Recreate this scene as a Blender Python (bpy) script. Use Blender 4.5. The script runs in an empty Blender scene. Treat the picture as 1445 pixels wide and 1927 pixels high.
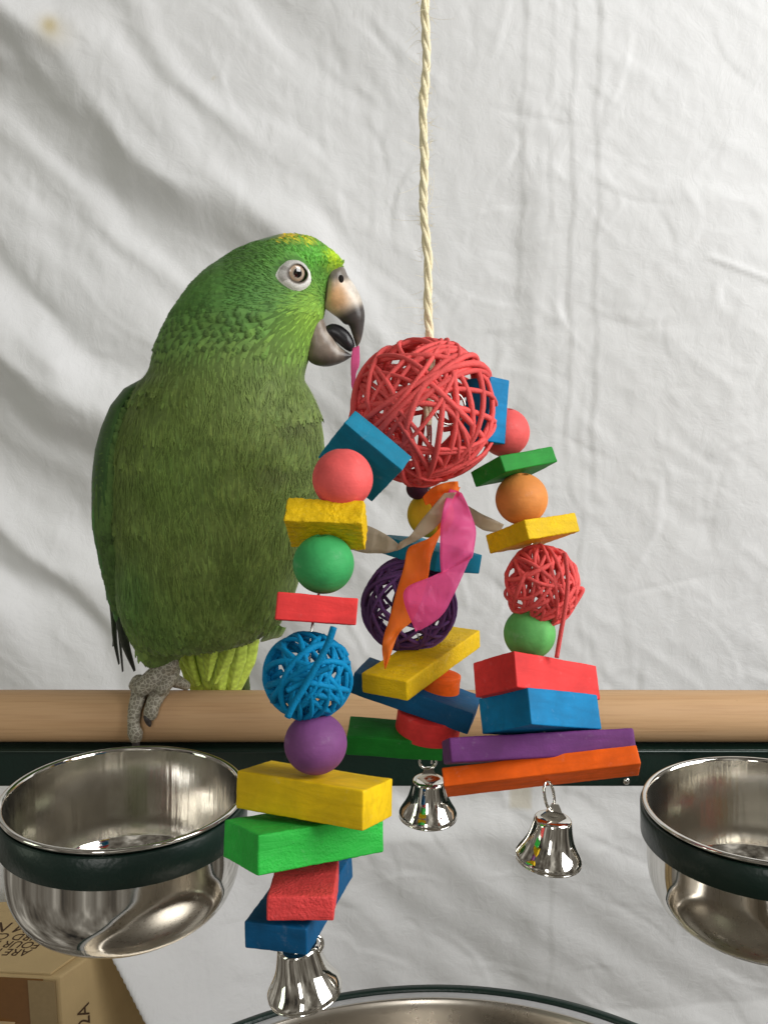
import bpy, bmesh, math, random
import numpy as np
from mathutils import Vector, Matrix, Euler, noise
random.seed(7); rng = np.random.default_rng(7)
C = bpy.context.scene.collection
sc = bpy.context.scene

# ------------------------------------------------------------------ camera
FPX = 1620.0; PITCH = math.radians(9.0); CAM = np.array([0.0, -0.525, 1.30])
CT, ST = math.cos(PITCH), math.sin(PITCH)
cam_d = bpy.data.cameras.new("camera"); cam = bpy.data.objects.new("camera", cam_d); C.objects.link(cam)
cam.location = CAM; cam.rotation_euler = (math.radians(90) - PITCH, 0, 0)
cam_d.sensor_fit = 'VERTICAL'; cam_d.sensor_height = 36.0; cam_d.lens = FPX / 1927 * 36.0
cam_d.clip_start = 0.01; cam_d.clip_end = 50
sc.camera = cam

# ------------------------------------------------------------------ light: daylight from windows of the room
world = bpy.data.worlds.new("World"); sc.world = world; world.use_nodes = True
bg = world.node_tree.nodes['Background']
def room_noise():                     # made-up noise tones for a dim room, added for the metal to reflect
    nt = world.node_tree; tc = nt.nodes.new('ShaderNodeTexCoord'); mp = nt.nodes.new('ShaderNodeMapping')
    mp.inputs['Scale'].default_value = (2.1, 2.1, .8); nt.links.new(tc.outputs['Generated'], mp.inputs[0])
    n = nt.nodes.new('ShaderNodeTexNoise'); n.inputs['Scale'].default_value = 1.7; n.inputs['Detail'].default_value = 4; n.inputs['Roughness'].default_value = .6
    nt.links.new(mp.outputs[0], n.inputs['Vector'])
    r = nt.nodes.new('ShaderNodeValToRGB'); e = r.color_ramp.elements
    e[0].position = .34; e[0].color = (.018, .017, .016, 1); e[1].position = .72; e[1].color = (.60, .57, .51, 1)
    k = e.new(.46); k.color = (.10, .088, .072, 1); k = e.new(.57); k.color = (.20, .185, .16, 1)
    nt.links.new(n.outputs['Fac'], r.inputs[0]); nt.links.new(r.outputs[0], bg.inputs[0]); bg.inputs[1].default_value = 1.0
room_noise()
sc.view_settings.view_transform = 'Standard'; sc.view_settings.look = 'None'
sc.view_settings.exposure = 0.0; sc.view_settings.gamma = 1.0
try: sc.view_settings.use_curve_mapping = False
except Exception: pass
def window_light(name, loc, target, sx, sy, power, color):
    d = bpy.data.lights.new(name, 'AREA'); d.shape = 'RECTANGLE'; d.size = sx; d.size_y = sy
    d.energy = power; d.color = color
    o = bpy.data.objects.new(name, d); C.objects.link(o)
    o.location = loc
    o.rotation_euler = (Vector(target) - Vector(loc)).to_track_quat('-Z', 'Y').to_euler()
    return o
window_light("window_right", (1.22, -0.60, 1.90), (0.05, 0.05, 1.30), 1.0, 1.15, 28, (1.0, 1.0, 0.985))
window_light("window_behind", (-0.35, -2.3, 1.75), (0.0, 0.0, 1.15), 0.35, 0.9, 7.5, (1.0, 0.98, 0.95))
window_light("window_left", (-2.1, -0.9, 1.6), (0.0, 0.0, 1.2), 0.5, 1.3, 4.5, (0.90, 1.0, 0.80))

# ------------------------------------------------------------------ helpers
def srgb(r, g, b):
    f = lambda c: c / 12.92 if c <= 0.04045 else ((c + 0.055) / 1.055) ** 2.4
    return (f(r / 255), f(g / 255), f(b / 255), 1.0)
def at(px, py, depth):                      # a point seen at (px, py) of the photograph, depth metres ahead
    u = (px - 722.5) / FPX; v = (963.5 - py) / FPX
    return CAM + depth * np.array([u, CT + v * ST, -ST + v * CT])
def at_y(px, py, y):                        # the same on the plane Y = y
    a = at(px, py, 1.0) - CAM
    return CAM + a * ((y - CAM[1]) / a[1])
def at_z(px, py, z):
    a = at(px, py, 1.0) - CAM
    return CAM + a * ((z - CAM[2]) / a[2])

def link(name, me, mat=None, parent=None, smooth=True, label=None):
    o = bpy.data.objects.new(name, me); C.objects.link(o)
    if mat is not None: me.materials.append(mat)
    if smooth:
        me.polygons.foreach_set("use_smooth", [True] * len(me.polygons))
    if parent is not None: o.parent = parent
    if label: o["label"] = label
    return o
def mesh(name, verts, faces):
    me = bpy.data.meshes.new(name)
    me.from_pydata([tuple(map(float, v)) for v in verts], [], [tuple(map(int, f)) for f in faces]); me.update()
    return me
def thing(name, label, cat, loc=(0, 0, 0), group=None):
    o = bpy.data.objects.new(name, None); C.objects.link(o); o.empty_display_size = 0.02
    o.location = loc; o["label"] = label; o["category"] = cat
    if group: o["group"] = group
    return o
def keep(o, parent):                        # parent without moving: part verts are in world space, thing has only a location
    o.parent = parent; o.matrix_parent_inverse = Matrix.Translation(-Vector(parent.location))
    return o
def recentre(o):                            # put the origin in the middle of the mesh (verts in world space)
    me = o.data; n = len(me.vertices); a = np.empty(n * 3); me.vertices.foreach_get("co", a); a = a.reshape(-1, 3)
    c = (a.min(0) + a.max(0)) / 2
    me.vertices.foreach_set("co", (a - c).ravel()); me.update(); o.location = Vector(c)
    return o
def grid_faces(nr, nc, wrap=False):
    f = []
    for i in range(nr - 1):
        for j in range(nc if wrap else nc - 1):
            a = i * nc + j; b = i * nc + (j + 1) % nc
            f.append((a, b, b + nc, a + nc))
    return f
def tube(path, rad, n=6, caps=True):
    P = np.asarray(path, float); m = len(P)
    rad = np.full(m, rad) if np.isscalar(rad) else np.asarray(rad)
    T = np.gradient(P, axis=0); T /= np.linalg.norm(T, axis=1)[:, None] + 1e-12
    up = np.array([0, 0, 1.0]) if abs(T[0][2]) < .9 else np.array([1.0, 0, 0])
    N = np.cross(T[0], up); N /= np.linalg.norm(N)
    V = []
    for i in range(m):
        N = N - T[i] * (N @ T[i]); N /= np.linalg.norm(N) + 1e-12
        B = np.cross(T[i], N)
        for k in range(n):
            a = 2 * math.pi * k / n
            V.append(P[i] + rad[i] * (math.cos(a) * N + math.sin(a) * B))
    F = grid_faces(m, n, True)
    if caps:
        F.append(tuple(range(n - 1, -1, -1))); F.append(tuple((m - 1) * n + k for k in range(n)))
    return V, F
def merge(parts):
    V, F = [], []
    for v, f in parts:
        k = len(V); V.extend(v); F.extend([tuple(i + k for i in q) for q in f])
    return V, F
def lathe(prof, n=64):
    V = []; m = len(prof)
    for r, z in prof:
        for k in range(n):
            a = 2 * math.pi * k / n; V.append((r * math.cos(a), r * math.sin(a), z))
    return V, grid_faces(m, n, True)
def smooth_path(pts, n):
    pts = np.asarray(pts, float); t = np.linspace(0, len(pts) - 1, n); out = []
    for u in t:
        i = min(int(u), len(pts) - 2); f = u - i
        p0 = pts[max(i - 1, 0)]; p1 = pts[i]; p2 = pts[i + 1]; p3 = pts[min(i + 2, len(pts) - 1)]
        out.append(.5 * (2 * p1 + (p2 - p0) * f + (2 * p0 - 5 * p1 + 4 * p2 - p3) * f * f + (3 * p1 - p0 - 3 * p2 + p3) * f ** 3))
    return np.array(out)
def set_col(me, cols, name="tint"):         # per-vertex colour
    a = me.color_attributes.new(name, 'FLOAT_COLOR', 'POINT')
    cols = np.asarray(cols, float)
    if cols.shape[1] == 3: cols = np.hstack([cols, np.ones((len(cols), 1))])
    a.data.foreach_set("color", cols.ravel())

# ------------------------------------------------------------------ materials
def nodes_of(name):
    m = bpy.data.materials.new(name); m.use_nodes = True
    nt = m.node_tree; b = nt.nodes['Principled BSDF']
    return m, nt, b
def N(nt, t, **kw):
    n = nt.nodes.new(t)
    for k, v in kw.items():
        if hasattr(n, k): setattr(n, k, v)
        else: n.inputs[k].default_value = v
    return n
def mapped(nt, coord='Object', scale=(1, 1, 1)):
    tc = N(nt, 'ShaderNodeTexCoord'); mp = N(nt, 'ShaderNodeMapping'); mp.inputs['Scale'].default_value = scale
    nt.links.new(tc.outputs[coord], mp.inputs[0]); return mp.outputs[0]
def noise_tex(nt, vec, scale, detail=3, rough=.5, dist=0):
    n = N(nt, 'ShaderNodeTexNoise'); n.inputs['Scale'].default_value = scale; n.inputs['Detail'].default_value = detail
    n.inputs['Roughness'].default_value = rough; n.inputs['Distortion'].default_value = dist
    nt.links.new(vec, n.inputs['Vector']); return n.outputs['Fac']
def ramp(nt, fac, stops):
    r = N(nt, 'ShaderNodeValToRGB'); e = r.color_ramp.elements
    while len(e) > 1: e.remove(e[-1])
    for i, (p, c) in enumerate(stops):
        el = e[0] if i == 0 else e.new(p)
        el.position = p; el.color = c if len(c) == 4 else (*c, 1)
    nt.links.new(fac, r.inputs[0]); return r.outputs[0]
def mix(nt, a, b, fac, mode='MIX'):
    m = N(nt, 'ShaderNodeMix'); m.data_type = 'RGBA'; m.blend_type = mode
    for s, v in ((m.inputs[0], fac), (m.inputs[6], a), (m.inputs[7], b)):
        if hasattr(v, 'links'): nt.links.new(v, s)
        else: s.default_value = v
    return m.outputs[2]
def mathn(nt, op, a, b=0.0, c=None):
    m = N(nt, 'ShaderNodeMath'); m.operation = op
    for s, v in zip(m.inputs, (a, b) if c is None else (a, b, c)):
        if hasattr(v, 'links'): nt.links.new(v, s)
        else: s.default_value = v
    return m.outputs[0]
def bump(nt, b, h, dist=.001, strength=1.0, prev=None):
    n = N(nt, 'ShaderNodeBump'); n.inputs['Distance'].default_value = dist; n.inputs['Strength'].default_value = strength
    nt.links.new(h, n.inputs['Height'])
    if prev is not None: nt.links.new(prev, n.inputs['Normal'])
    nt.links.new(n.outputs[0], b.inputs['Normal']); return n.outputs[0]
def scalec(c, k): return (c[0] * k, c[1] * k, c[2] * k, 1)
WHITE = (1, 1, 1, 1)

def dyed_wood(name, col, rough_face=False, fleck=.55):
    m, nt, b = nodes_of(name)
    v = mapped(nt); vg = mapped(nt, scale=(40, 260, 260))
    blot = noise_tex(nt, v, 55, 4, .6, .4); grain = noise_tex(nt, vg, 1.0, 3, .55, .6); fine = noise_tex(nt, v, 900, 2)
    c1 = mix(nt, scalec(col, .74), scalec(col, 1.14), ramp(nt, blot, [(.3, (0, 0, 0)), (.7, (1, 1, 1))]))
    c2 = mix(nt, c1, scalec(col, .70), mathn(nt, 'MULTIPLY', ramp(nt, grain, [(.45, (0, 0, 0)), (.72, (1, 1, 1))]), fleck))
    pale = tuple(min(1, x * .9 + .06) for x in col[:3]) + (1,)
    c3 = mix(nt, c2, pale, mathn(nt, 'MULTIPLY', ramp(nt, fine, [(.60, (0, 0, 0)), (.75, (1, 1, 1))]), .16 if not rough_face else .3))
    scuff = noise_tex(nt, v, 130, 5, .7); c3 = mix(nt, c3, tuple(min(1, x * .7 + .16) for x in col[:3]) + (1,), mathn(nt, 'MULTIPLY', ramp(nt, scuff, [(.60, (0, 0, 0)), (.70, (1, 1, 1))]), .35))
    nt.links.new(c3, b.inputs['Base Color'])
    b.inputs['Roughness'].default_value = .62; b.inputs['Specular IOR Level'].default_value = .25
    h = mathn(nt, 'ADD', mathn(nt, 'MULTIPLY', grain, .9), mathn(nt, 'MULTIPLY', mathn(nt, 'MULTIPLY', fine, ramp(nt, blot, [(.35, (.1, .1, .1)), (.7, (1, 1, 1))])), .5 if not rough_face else 1.4))
    bump(nt, b, h, .00035 if not rough_face else .0008, .8)
    return m
PAL = dict(yellow=srgb(238, 196, 16), red=srgb(238, 62, 62), green=srgb(34, 142, 48), blue=srgb(0, 128, 184), teal=srgb(0, 128, 162),
           purple=srgb(108, 52, 116), orange=srgb(246, 100, 14), navy=srgb(0, 86, 134), coral=srgb(236, 78, 76))
WOOD = {k: dyed_wood("dyed_wood_" + k, c) for k, c in PAL.items()}
WOOD['rough_yellow'] = dyed_wood("rough_sawn_yellow", PAL['yellow'], True)
WOOD['leaf_green'] = dyed_wood("dyed_wood_leaf_green", srgb(48, 190, 70), True)
WOOD['rough_red'] = dyed_wood("rough_red", srgb(232, 74, 74), True)
BEAD = {k: dyed_wood("bead_" + k, c, fleck=.18) for k, c in dict(coral=srgb(244, 100, 98), green=srgb(64, 172, 98), purple=srgb(128, 74, 130),
        orange=srgb(232, 148, 76), yellow=srgb(222, 178, 36), lime=srgb(104, 186, 100), plum=srgb(70, 30, 52)).items()}

def cane_mat(name, col):
    m, nt, b = nodes_of(name)
    v = mapped(nt); n1 = ramp(nt, noise_tex(nt, v, 120, 4, .65), [(.3, (0, 0, 0)), (.7, (1, 1, 1))]); n2 = noise_tex(nt, v, 1300, 3)
    info = N(nt, 'ShaderNodeObjectInfo')
    c = mix(nt, scalec(col, .74), scalec(col, 1.18), n1)
    c = mix(nt, c, scalec(col, .72), mathn(nt, 'MULTIPLY', info.outputs['Random'], .85))
    nt.links.new(c, b.inputs['Base Color']); b.inputs['Roughness'].default_value = .68
    b.inputs['Specular IOR Level'].default_value = .18
    bump(nt, b, n2, .0005, .7); return m
CANE = dict(red=cane_mat("red_cane", srgb(246, 100, 98)), blue=cane_mat("blue_cane", srgb(0, 136, 190)),
            purple=cane_mat("purple_cane", srgb(104, 68, 122)))

def chrome(name, col, rough=.07, smudge=.12):
    m, nt, b = nodes_of(name)
    b.inputs['Metallic'].default_value = 1; b.inputs['Base Color'].default_value = col
    v = mapped(nt); n = noise_tex(nt, v, 60, 4, .6)
    nt.links.new(mathn(nt, 'MULTIPLY_ADD', n, smudge, rough - smudge * .3), b.inputs['Roughness'])
    n2 = noise_tex(nt, v, 30, 2); bump(nt, b, n2, .0005, .10)
    return m
M_CHROME = chrome("nickel_plated", (.80, .78, .73, 1), .05, .06)
M_STEEL = chrome("polished_steel", (.76, .74, .70, 1), .05, .07)
def drawn_steel():
    m, nt, b = nodes_of("drawn_steel_inside"); b.inputs['Metallic'].default_value = 1; b.inputs['Base Color'].default_value = (.74, .715, .66, 1)
    n = noise_tex(nt, mapped(nt, scale=(1, 1, .06)), 110, 3, .6); n2 = noise_tex(nt, mapped(nt), 70, 4, .6)
    nt.links.new(mathn(nt, 'MULTIPLY_ADD', n2, .10, .14), b.inputs['Roughness']); bump(nt, b, n, .0022, .22); return m
M_STEEL_IN = drawn_steel()
M_WIRE = chrome("steel_wire", (.72, .70, .66, 1), .18, .1)

def powder_coat():
    m, nt, b = nodes_of("dark_green_powder_coat")
    v = mapped(nt); n = noise_tex(nt, v, 420, 2); n2 = noise_tex(nt, v, 25, 3)
    c = mix(nt, srgb(8, 30, 25), srgb(18, 46, 38), n2); nt.links.new(c, b.inputs['Base Color'])
    b.inputs['Roughness'].default_value = .34; bump(nt, b, n, .0006, .35); return m
M_GREEN_METAL = powder_coat()

def perch_wood():
    m, nt, b = nodes_of("natural_dowel_wood")
    v = mapped(nt, scale=(4, 60, 60)); v2 = mapped(nt, scale=(22, 700, 700)); v3 = mapped(nt)
    g = noise_tex(nt, v, 1.0, 4, .6, .8); f = noise_tex(nt, v2, 1.0, 3); sp = noise_tex(nt, v3, 38, 5, .7)
    c = mix(nt, srgb(208, 172, 132), srgb(194, 154, 112), ramp(nt, g, [(.25, (0, 0, 0)), (.8, (1, 1, 1))]))
    c = mix(nt, c, srgb(150, 108, 68), mathn(nt, 'MULTIPLY', ramp(nt, f, [(.45, (0, 0, 0)), (.8, (1, 1, 1))]), .30))
    c = mix(nt, c, srgb(110, 70, 42), mathn(nt, 'MULTIPLY', ramp(nt, sp, [(.66, (0, 0, 0)), (.74, (1, 1, 1))]), .55))
    nt.links.new(c, b.inputs['Base Color']); b.inputs['Roughness'].default_value = .55
    b.inputs['Specular IOR Level'].default_value = .3
    bump(nt, b, mathn(nt, 'ADD', f, g), .0003, .5); return m
M_PERCH = perch_wood()

def rope_mat():
    m, nt, b = nodes_of("sisal_rope")
    v = mapped(nt); n = noise_tex(nt, v, 700, 3); n2 = noise_tex(nt, v, 60, 2)
    c = mix(nt, srgb(244, 234, 198), srgb(226, 210, 164), n); c = mix(nt, c, srgb(250, 243, 216), mathn(nt, 'MULTIPLY', n2, .6))
    nt.links.new(c, b.inputs['Base Color']); b.inputs['Roughness'].default_value = .8
    bump(nt, b, n, .0006, .8); return m
M_ROPE = rope_mat()

def paper(name, col, see=.25, rough=.5):
    m, nt, b = nodes_of(name)
    v = mapped(nt); n = noise_tex(nt, v, 70, 4, .6); v2 = mapped(nt, scale=(1, 1, .2)); n2 = noise_tex(nt, v2, 260, 2)
    c = mix(nt, scalec(col, .85), scalec(col, 1.1), n); nt.links.new(c, b.inputs['Base Color'])
    b.inputs['Roughness'].default_value = rough; bump(nt, b, mathn(nt, 'ADD', n, mathn(nt, 'MULTIPLY', n2, .4)), .0012, .7)
    tr = N(nt, 'ShaderNodeBsdfTranslucent'); nt.links.new(c, tr.inputs[0])
    tp = N(nt, 'ShaderNodeBsdfTransparent'); tp.inputs[0].default_value = tuple(min(1, .25 + .75 * x ** .5) for x in col[:3]) + (1,)
    m1 = N(nt, 'ShaderNodeMixShader'); m1.inputs[0].default_value = .5
    m2 = N(nt, 'ShaderNodeMixShader'); m2.inputs[0].default_value = see
    nt.links.new(b.outputs[0], m1.inputs[1]); nt.links.new(tr.outputs[0], m1.inputs[2])
    nt.links.new(m1.outputs[0], m2.inputs[1]); nt.links.new(tp.outputs[0], m2.inputs[2])
    nt.links.new(m2.outputs[0], nt.nodes['Material Output'].inputs[0]); return m
M_PINK = paper("pink_paper", srgb(254, 118, 184), .36)
M_ORANGE = paper("orange_paper", srgb(254, 150, 48), .14)
M_TAN = paper("clear_tan_paper", srgb(206, 192, 168), .30, .35)

def sheet_mat():
    m, nt, b = nodes_of("white_cotton_sheet")
    v = mapped(nt)
    mp = N(nt, 'ShaderNodeMapping'); mp.inputs['Scale'].default_value = (1, .3, 1); mp.inputs['Rotation'].default_value = (0, math.radians(35), 0)
    nt.links.new(v, mp.inputs[0]); v1 = mp.outputs[0]
    n1 = noise_tex(nt, v1, 16, 5, .62, .8); n2 = noise_tex(nt, v, 60, 4, .6, 1.2); n3 = noise_tex(nt, v, 1200, 2)
    vo = N(nt, 'ShaderNodeTexVoronoi'); vo.feature = 'DISTANCE_TO_EDGE'; vo.inputs['Scale'].default_value = 17
    wp = N(nt, 'ShaderNodeTexNoise'); wp.inputs['Scale'].default_value = 8; wp.inputs['Detail'].default_value = 3; nt.links.new(v, wp.inputs['Vector'])
    vadd = N(nt, 'ShaderNodeVectorMath'); vadd.operation = 'MULTIPLY_ADD'
    nt.links.new(wp.outputs['Color'], vadd.inputs[0]); vadd.inputs[1].default_value = (.09, .09, .09); nt.links.new(v, vadd.inputs[2])
    nt.links.new(vadd.outputs[0], vo.inputs['Vector'])
    crease = ramp(nt, vo.outputs[0], [(0, (0, 0, 0)), (.12, (.7, .7, .7)), (.4, (1, 1, 1))])
    msk = ramp(nt, noise_tex(nt, v, 7, 2), [(.42, (0, 0, 0)), (.6, (1, 1, 1))])
    h = mathn(nt, 'ADD', mathn(nt, 'MULTIPLY', n1, .95), mathn(nt, 'MULTIPLY', n2, .42))
    h = mathn(nt, 'ADD', h, mathn(nt, 'MULTIPLY', mathn(nt, 'MULTIPLY', crease, msk), .22))
    h = mathn(nt, 'ADD', h, mathn(nt, 'MULTIPLY', n3, .05))
    bump(nt, b, h, .0046, .31)
    att = N(nt, 'ShaderNodeAttribute'); att.attribute_name = 'stain'
    c = mix(nt, (.77, .775, .785, 1), (.735, .735, .735, 1), noise_tex(nt, v, 5, 3))
    c = mix(nt, c, srgb(190, 172, 118), att.outputs['Fac']); nt.links.new(c, b.inputs['Base Color'])
    b.inputs['Roughness'].default_value = .85; b.inputs['Specular IOR Level'].default_value = .15
    return m
M_SHEET = sheet_mat()

def cardboard(name, col):
    m, nt, b = nodes_of(name)
    v = mapped(nt); n = noise_tex(nt, v, 30, 4); n2 = noise_tex(nt, mapped(nt, scale=(1, 1, .08)), 500, 2)
    c = mix(nt, scalec(col, .85), scalec(col, 1.12), n); c = mix(nt, c, scalec(col, .8), mathn(nt, 'MULTIPLY', n2, .35))
    nt.links.new(c, b.inputs['Base Color']); b.inputs['Roughness'].default_value = .75; bump(nt, b, n2, .0005, .3); return m
M_CARD = cardboard("brown_cardboard", srgb(192, 166, 120))
M_CARD2 = cardboard("pale_cardboard", srgb(206, 180, 138))
def plain(name, col, rough=.6, spec=.4, coat=0):
    m, nt, b = nodes_of(name); v = mapped(nt); n = noise_tex(nt, v, 200, 3)
    nt.links.new(mix(nt, scalec(col, .88), scalec(col, 1.1), n), b.inputs['Base Color'])
    b.inputs['Roughness'].default_value = rough; b.inputs['Specular IOR Level'].default_value = spec; b.inputs['Coat Weight'].default_value = coat
    return m
M_INK = plain("brown_ink", srgb(70, 50, 32), .8)
M_TAPE = plain("brown_packing_tape", srgb(120, 82, 44), .18, .5)
M_TAPE2 = plain("clear_packing_tape", srgb(150, 128, 92), .2, .5)

def tinted(name, rough, spec, nscale, bdist, coat=0, sheen=0):
    m, nt, b = nodes_of(name)
    att = N(nt, 'ShaderNodeAttribute'); att.attribute_name = 'tint'
    v = mapped(nt); n = noise_tex(nt, v, nscale, 4, .6)
    lo = N(nt, 'ShaderNodeMix'); lo.data_type = 'RGBA'; lo.blend_type = 'MULTIPLY'; lo.inputs[0].default_value = 1
    nt.links.new(att.outputs['Color'], lo.inputs[6]); nt.links.new(ramp(nt, n, [(.25, (.72, .72, .72)), (.75, (1.25, 1.25, 1.25))]), lo.inputs[7])
    nt.links.new(lo.outputs[2], b.inputs['Base Color'])
    b.inputs['Roughness'].default_value = rough; b.inputs['Specular IOR Level'].default_value = spec; b.inputs['Coat Weight'].default_value = coat
    b.inputs['Sheen Weight'].default_value = sheen
    bump(nt, b, n, bdist, .5); return m
M_FEATHER = tinted("parrot_feathers", .62, .22, 260, .0003, 0, .12)
M_BEAK = tinted("parrot_beak", .36, .45, 160, .0004)
M_TONGUE = plain("dark_tongue", srgb(34, 32, 36), .35, .5)
M_SKIN = tinted("eye_ring_skin", .6, .3, 900, .0004)
M_EYE = tinted("parrot_eye", .08, .6, 900, .00005, 1.0)
M_CLAW = plain("horn_claw", srgb(58, 52, 50), .35, .5)
def scaly():
    m, nt, b = nodes_of("scaly_foot_skin")
    v = mapped(nt); vo = N(nt, 'ShaderNodeTexVoronoi'); vo.feature = 'DISTANCE_TO_EDGE'; vo.inputs['Scale'].default_value = 410
    nt.links.new(v, vo.inputs['Vector'])
    n = noise_tex(nt, v, 60, 3)
    cell = ramp(nt, vo.outputs[0], [(.04, (1, 1, 1)), (.13, (0, 0, 0))])
    c = mix(nt, srgb(112, 106, 92), srgb(140, 134, 118), n); c = mix(nt, c, srgb(176, 171, 155), cell)
    nt.links.new(c, b.inputs['Base Color']); b.inputs['Roughness'].default_value = .55
    bump(nt, b, ramp(nt, vo.outputs[0], [(0, (0, 0, 0)), (.3, (1, 1, 1))]), .0004, .4); return m
M_FOOT = scaly()

# ------------------------------------------------------------------ backdrop sheet
def build_sheet():
    x0, x1, z0, z1, st = -.72, .72, .30, 1.84, .0028
    nx = int((x1 - x0) / st) + 1; nz = int((z1 - z0) / st) + 1
    X, Z = np.meshgrid(np.linspace(x0, x1, nx), np.linspace(z0, z1, nz))
    Y0 = .37
    # where each grid point shows in the photograph, only to know where its own folds belong
    d = (Y0 - CAM[1]) * CT - (Z - CAM[2]) * ST; vv = (Y0 - CAM[1]) * ST + (Z - CAM[2]) * CT
    U = 722.5 + FPX * X / d; V = 963.5 - FPX * vv / d
    D = np.zeros_like(X)                     # displacement toward the camera, metres
    def sm(t): t = np.clip(t, 0, 1); return t * t * (3 - 2 * t)
    rn = np.random.default_rng(23); lat = rn.uniform(-1, 1, (64, 64))
    def vn(u, v):                            # smooth value noise
        iu = np.floor(u).astype(int); iv = np.floor(v).astype(int); fu = sm(u - iu); fv = sm(v - iv); g = lambda a, b: lat[a % 64, b % 64]
        return (g(iu, iv) * (1 - fu) + g(iu + 1, iv) * fu) * (1 - fv) + (g(iu, iv + 1) * (1 - fu) + g(iu + 1, iv + 1) * fu) * fv
    def ridged(u, v): return 1 - np.abs(vn(u, v) * 1.4)
    # gathered diagonal folds falling from the upper left
    ang = np.radians(44) + np.radians(14) * sm((V - 200) / 1000)
    perp = (U - 0) * np.sin(np.radians(45)) - (V - 0) * np.cos(np.radians(45))
    along = U * .707 + V * .707
    wob = 26 * np.sin(along / 210 + 1.0) + 14 * np.sin(along / 83 + 2.3 + perp / 300)
    env = sm((520 - perp) / 620) * sm((1500 - V) / 500) * (1 - sm((U - 430) / 420))
    p = perp + wob + 30 * vn(along / 190, perp / 90) + 12 * vn(along / 80 + 9, perp / 40)
    env = env * (.62 + .38 * vn(along / 260 + 5, perp / 130 + 3))
    fold = .0052 * np.sin(p / 23.0 + 1.2 * np.sin(along / 330)) + .0092 * np.sin(p / 37.0 + 1.0) + .0011 * np.sin(p / 12.3 + along / 260) + .016 * np.sin(p / 80.0 + .4)
    D += env * fold * 1.55
    low = sm((V - 1440) / 160)
    # hand-crumpled cloth: soft ridges at three sizes, stretched along the hang
    ca, sa = math.cos(.6), math.sin(.6); ua, va2 = U * ca + V * sa, -U * sa + V * ca
    D += (.0009 * ridged(ua / 150 + 3, va2 / 75) * sm((U - 300) / 400) + .0006 * ridged(ua / 66 + 11, va2 / 38 + 5) + .00036 * ridged(U / 24 + 2, V / 34 + 8)) * (1 - .45 * low)
    # lower cloth leans back, shaped to shade darker; then broad soft billows everywhere
    D -= .060 * np.clip((V - 1380) / 560, 0, 1) ** 1.3 * sm((U - 330) / 200)
    D += .006 * np.sin(U / 310 + V / 520 + .5) + .004 * np.sin(U / 170 - V / 260 + 2)
    # soft shelf crossing the right half
    D += .0035 * sm((V - (265 + (U - 1000) * .18)) / 60) * sm((U - 960) / 60)
    # lower drape: diagonal pulls below the perch
    q = (U * .52 - V * .85)
    D += .5 * low * (.0030 * np.sin(q / 33 + 1.1 * np.sin(U / 160)) + .0018 * np.sin(q / 15.0 + U / 120)) * sm((U - 420) / 300)
    # ironed vertical creases
    for cu, amp, w, va, vb in ((985, .0011, 7, -200, 620), (1036, .0007, 5, -200, 520), (1078, .0013, 6, -200, 900), (1126, .0013, 8, -200, 1000),
                               (1050, .0005, 5, 400, 1300), (1104, .0007, 6, 700, 1350), (985, .0007, 7, 700, 1250), (1060, .0008, 6, 1500, 1960), (700, .0004, 5, 100, 700), (212, .0008, 5, 30, 180)):
        line = cu + (V - 300) * -.012 + 3 * np.sin(V / 47) + 2 * np.sin(V / 19)
        g = sm((V - va) / 60) * sm((vb - V) / 120)
        s = (U - line) / (w * .6)
        D += .55 * g * amp * (np.tanh(s) * np.exp(-np.abs(s) / 5) + .8 * np.exp(-s * s))
    # crumple creases: short random ridges with a step beside them
    r2 = np.random.default_rng(11)
    for i in range(620):
        cu, cv = r2.uniform(-80, 1540), r2.uniform(-80, 2020)
        a = r2.normal(np.radians(55), .45) if cu < 700 else r2.uniform(0, math.pi)
        if cv > 1450: a = r2.normal(np.radians(35), .35)
        L = r2.uniform(20, 100); w = r2.uniform(3.5, 9); amp = r2.uniform(.00025, .0010) * r2.choice([-1, 1])
        amp *= .55 if cu < 600 and cv < 1300 else .8
        R = L * 1.6 + 30
        ui = np.where((U[nz // 2] > cu - R) & (U[nz // 2] < cu + R))[0]; vi = np.where((V[:, nx // 2] > cv - R) & (V[:, nx // 2] < cv + R))[0]
        if len(ui) < 2 or len(vi) < 2: continue
        sl = (slice(vi[0], vi[-1] + 1), slice(ui[0], ui[-1] + 1))
        du, dv = U[sl] - cu, V[sl] - cv
        t = du * math.cos(a) + dv * math.sin(a); n = -du * math.sin(a) + dv * math.cos(a) + t * t / L * r2.uniform(-.25, .25)
        D[sl] += amp * np.exp(-(t / L) ** 4) * (np.exp(-(n / w) ** 2) + .9 * np.tanh(n / w * .8) * np.exp(-np.abs(n) / (3 * w)))
    # sharp pleat at the right edge and pulled corner
    t = (U - 1320) * .93 + (V - 480) * .36; n = -(U - 1320) * .36 + (V - 480) * .93
    D += .0022 * np.exp(-(n / 5) ** 2) * sm((t + 5) / 30)
    D += .0016 * np.exp(-(((U - 1343) / 9) ** 2 + ((V - 555) / 18) ** 2)) + .0016 * np.exp(-(((U - 1365) / 16) ** 2 + ((V - 270) / 14) ** 2))
    # the cloth comes forward over the right side of the box (edge runs diagonally down)
    ax, az, bx, bz = -.2820, .7656, -.2535, .6972
    ex, ez = bx - ax, bz - az; ln = math.hypot(ex, ez); ex /= ln; ez /= ln
    s = (X - ax) * (-ez) + (Z - az) * ex     # + on the right side of the line
    front = sm((s + .008) / .024) * sm((.84 - Z) / .05 + .0)
    fall = np.exp(-np.clip(s, 0, None) / .16)
    D += .172 * front * fall
    D += .003 * front * np.sin(s * 95) * fall
    Y = Y0 - D
    V3 = np.stack([X, Y, Z], -1).reshape(-1, 3)
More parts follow.
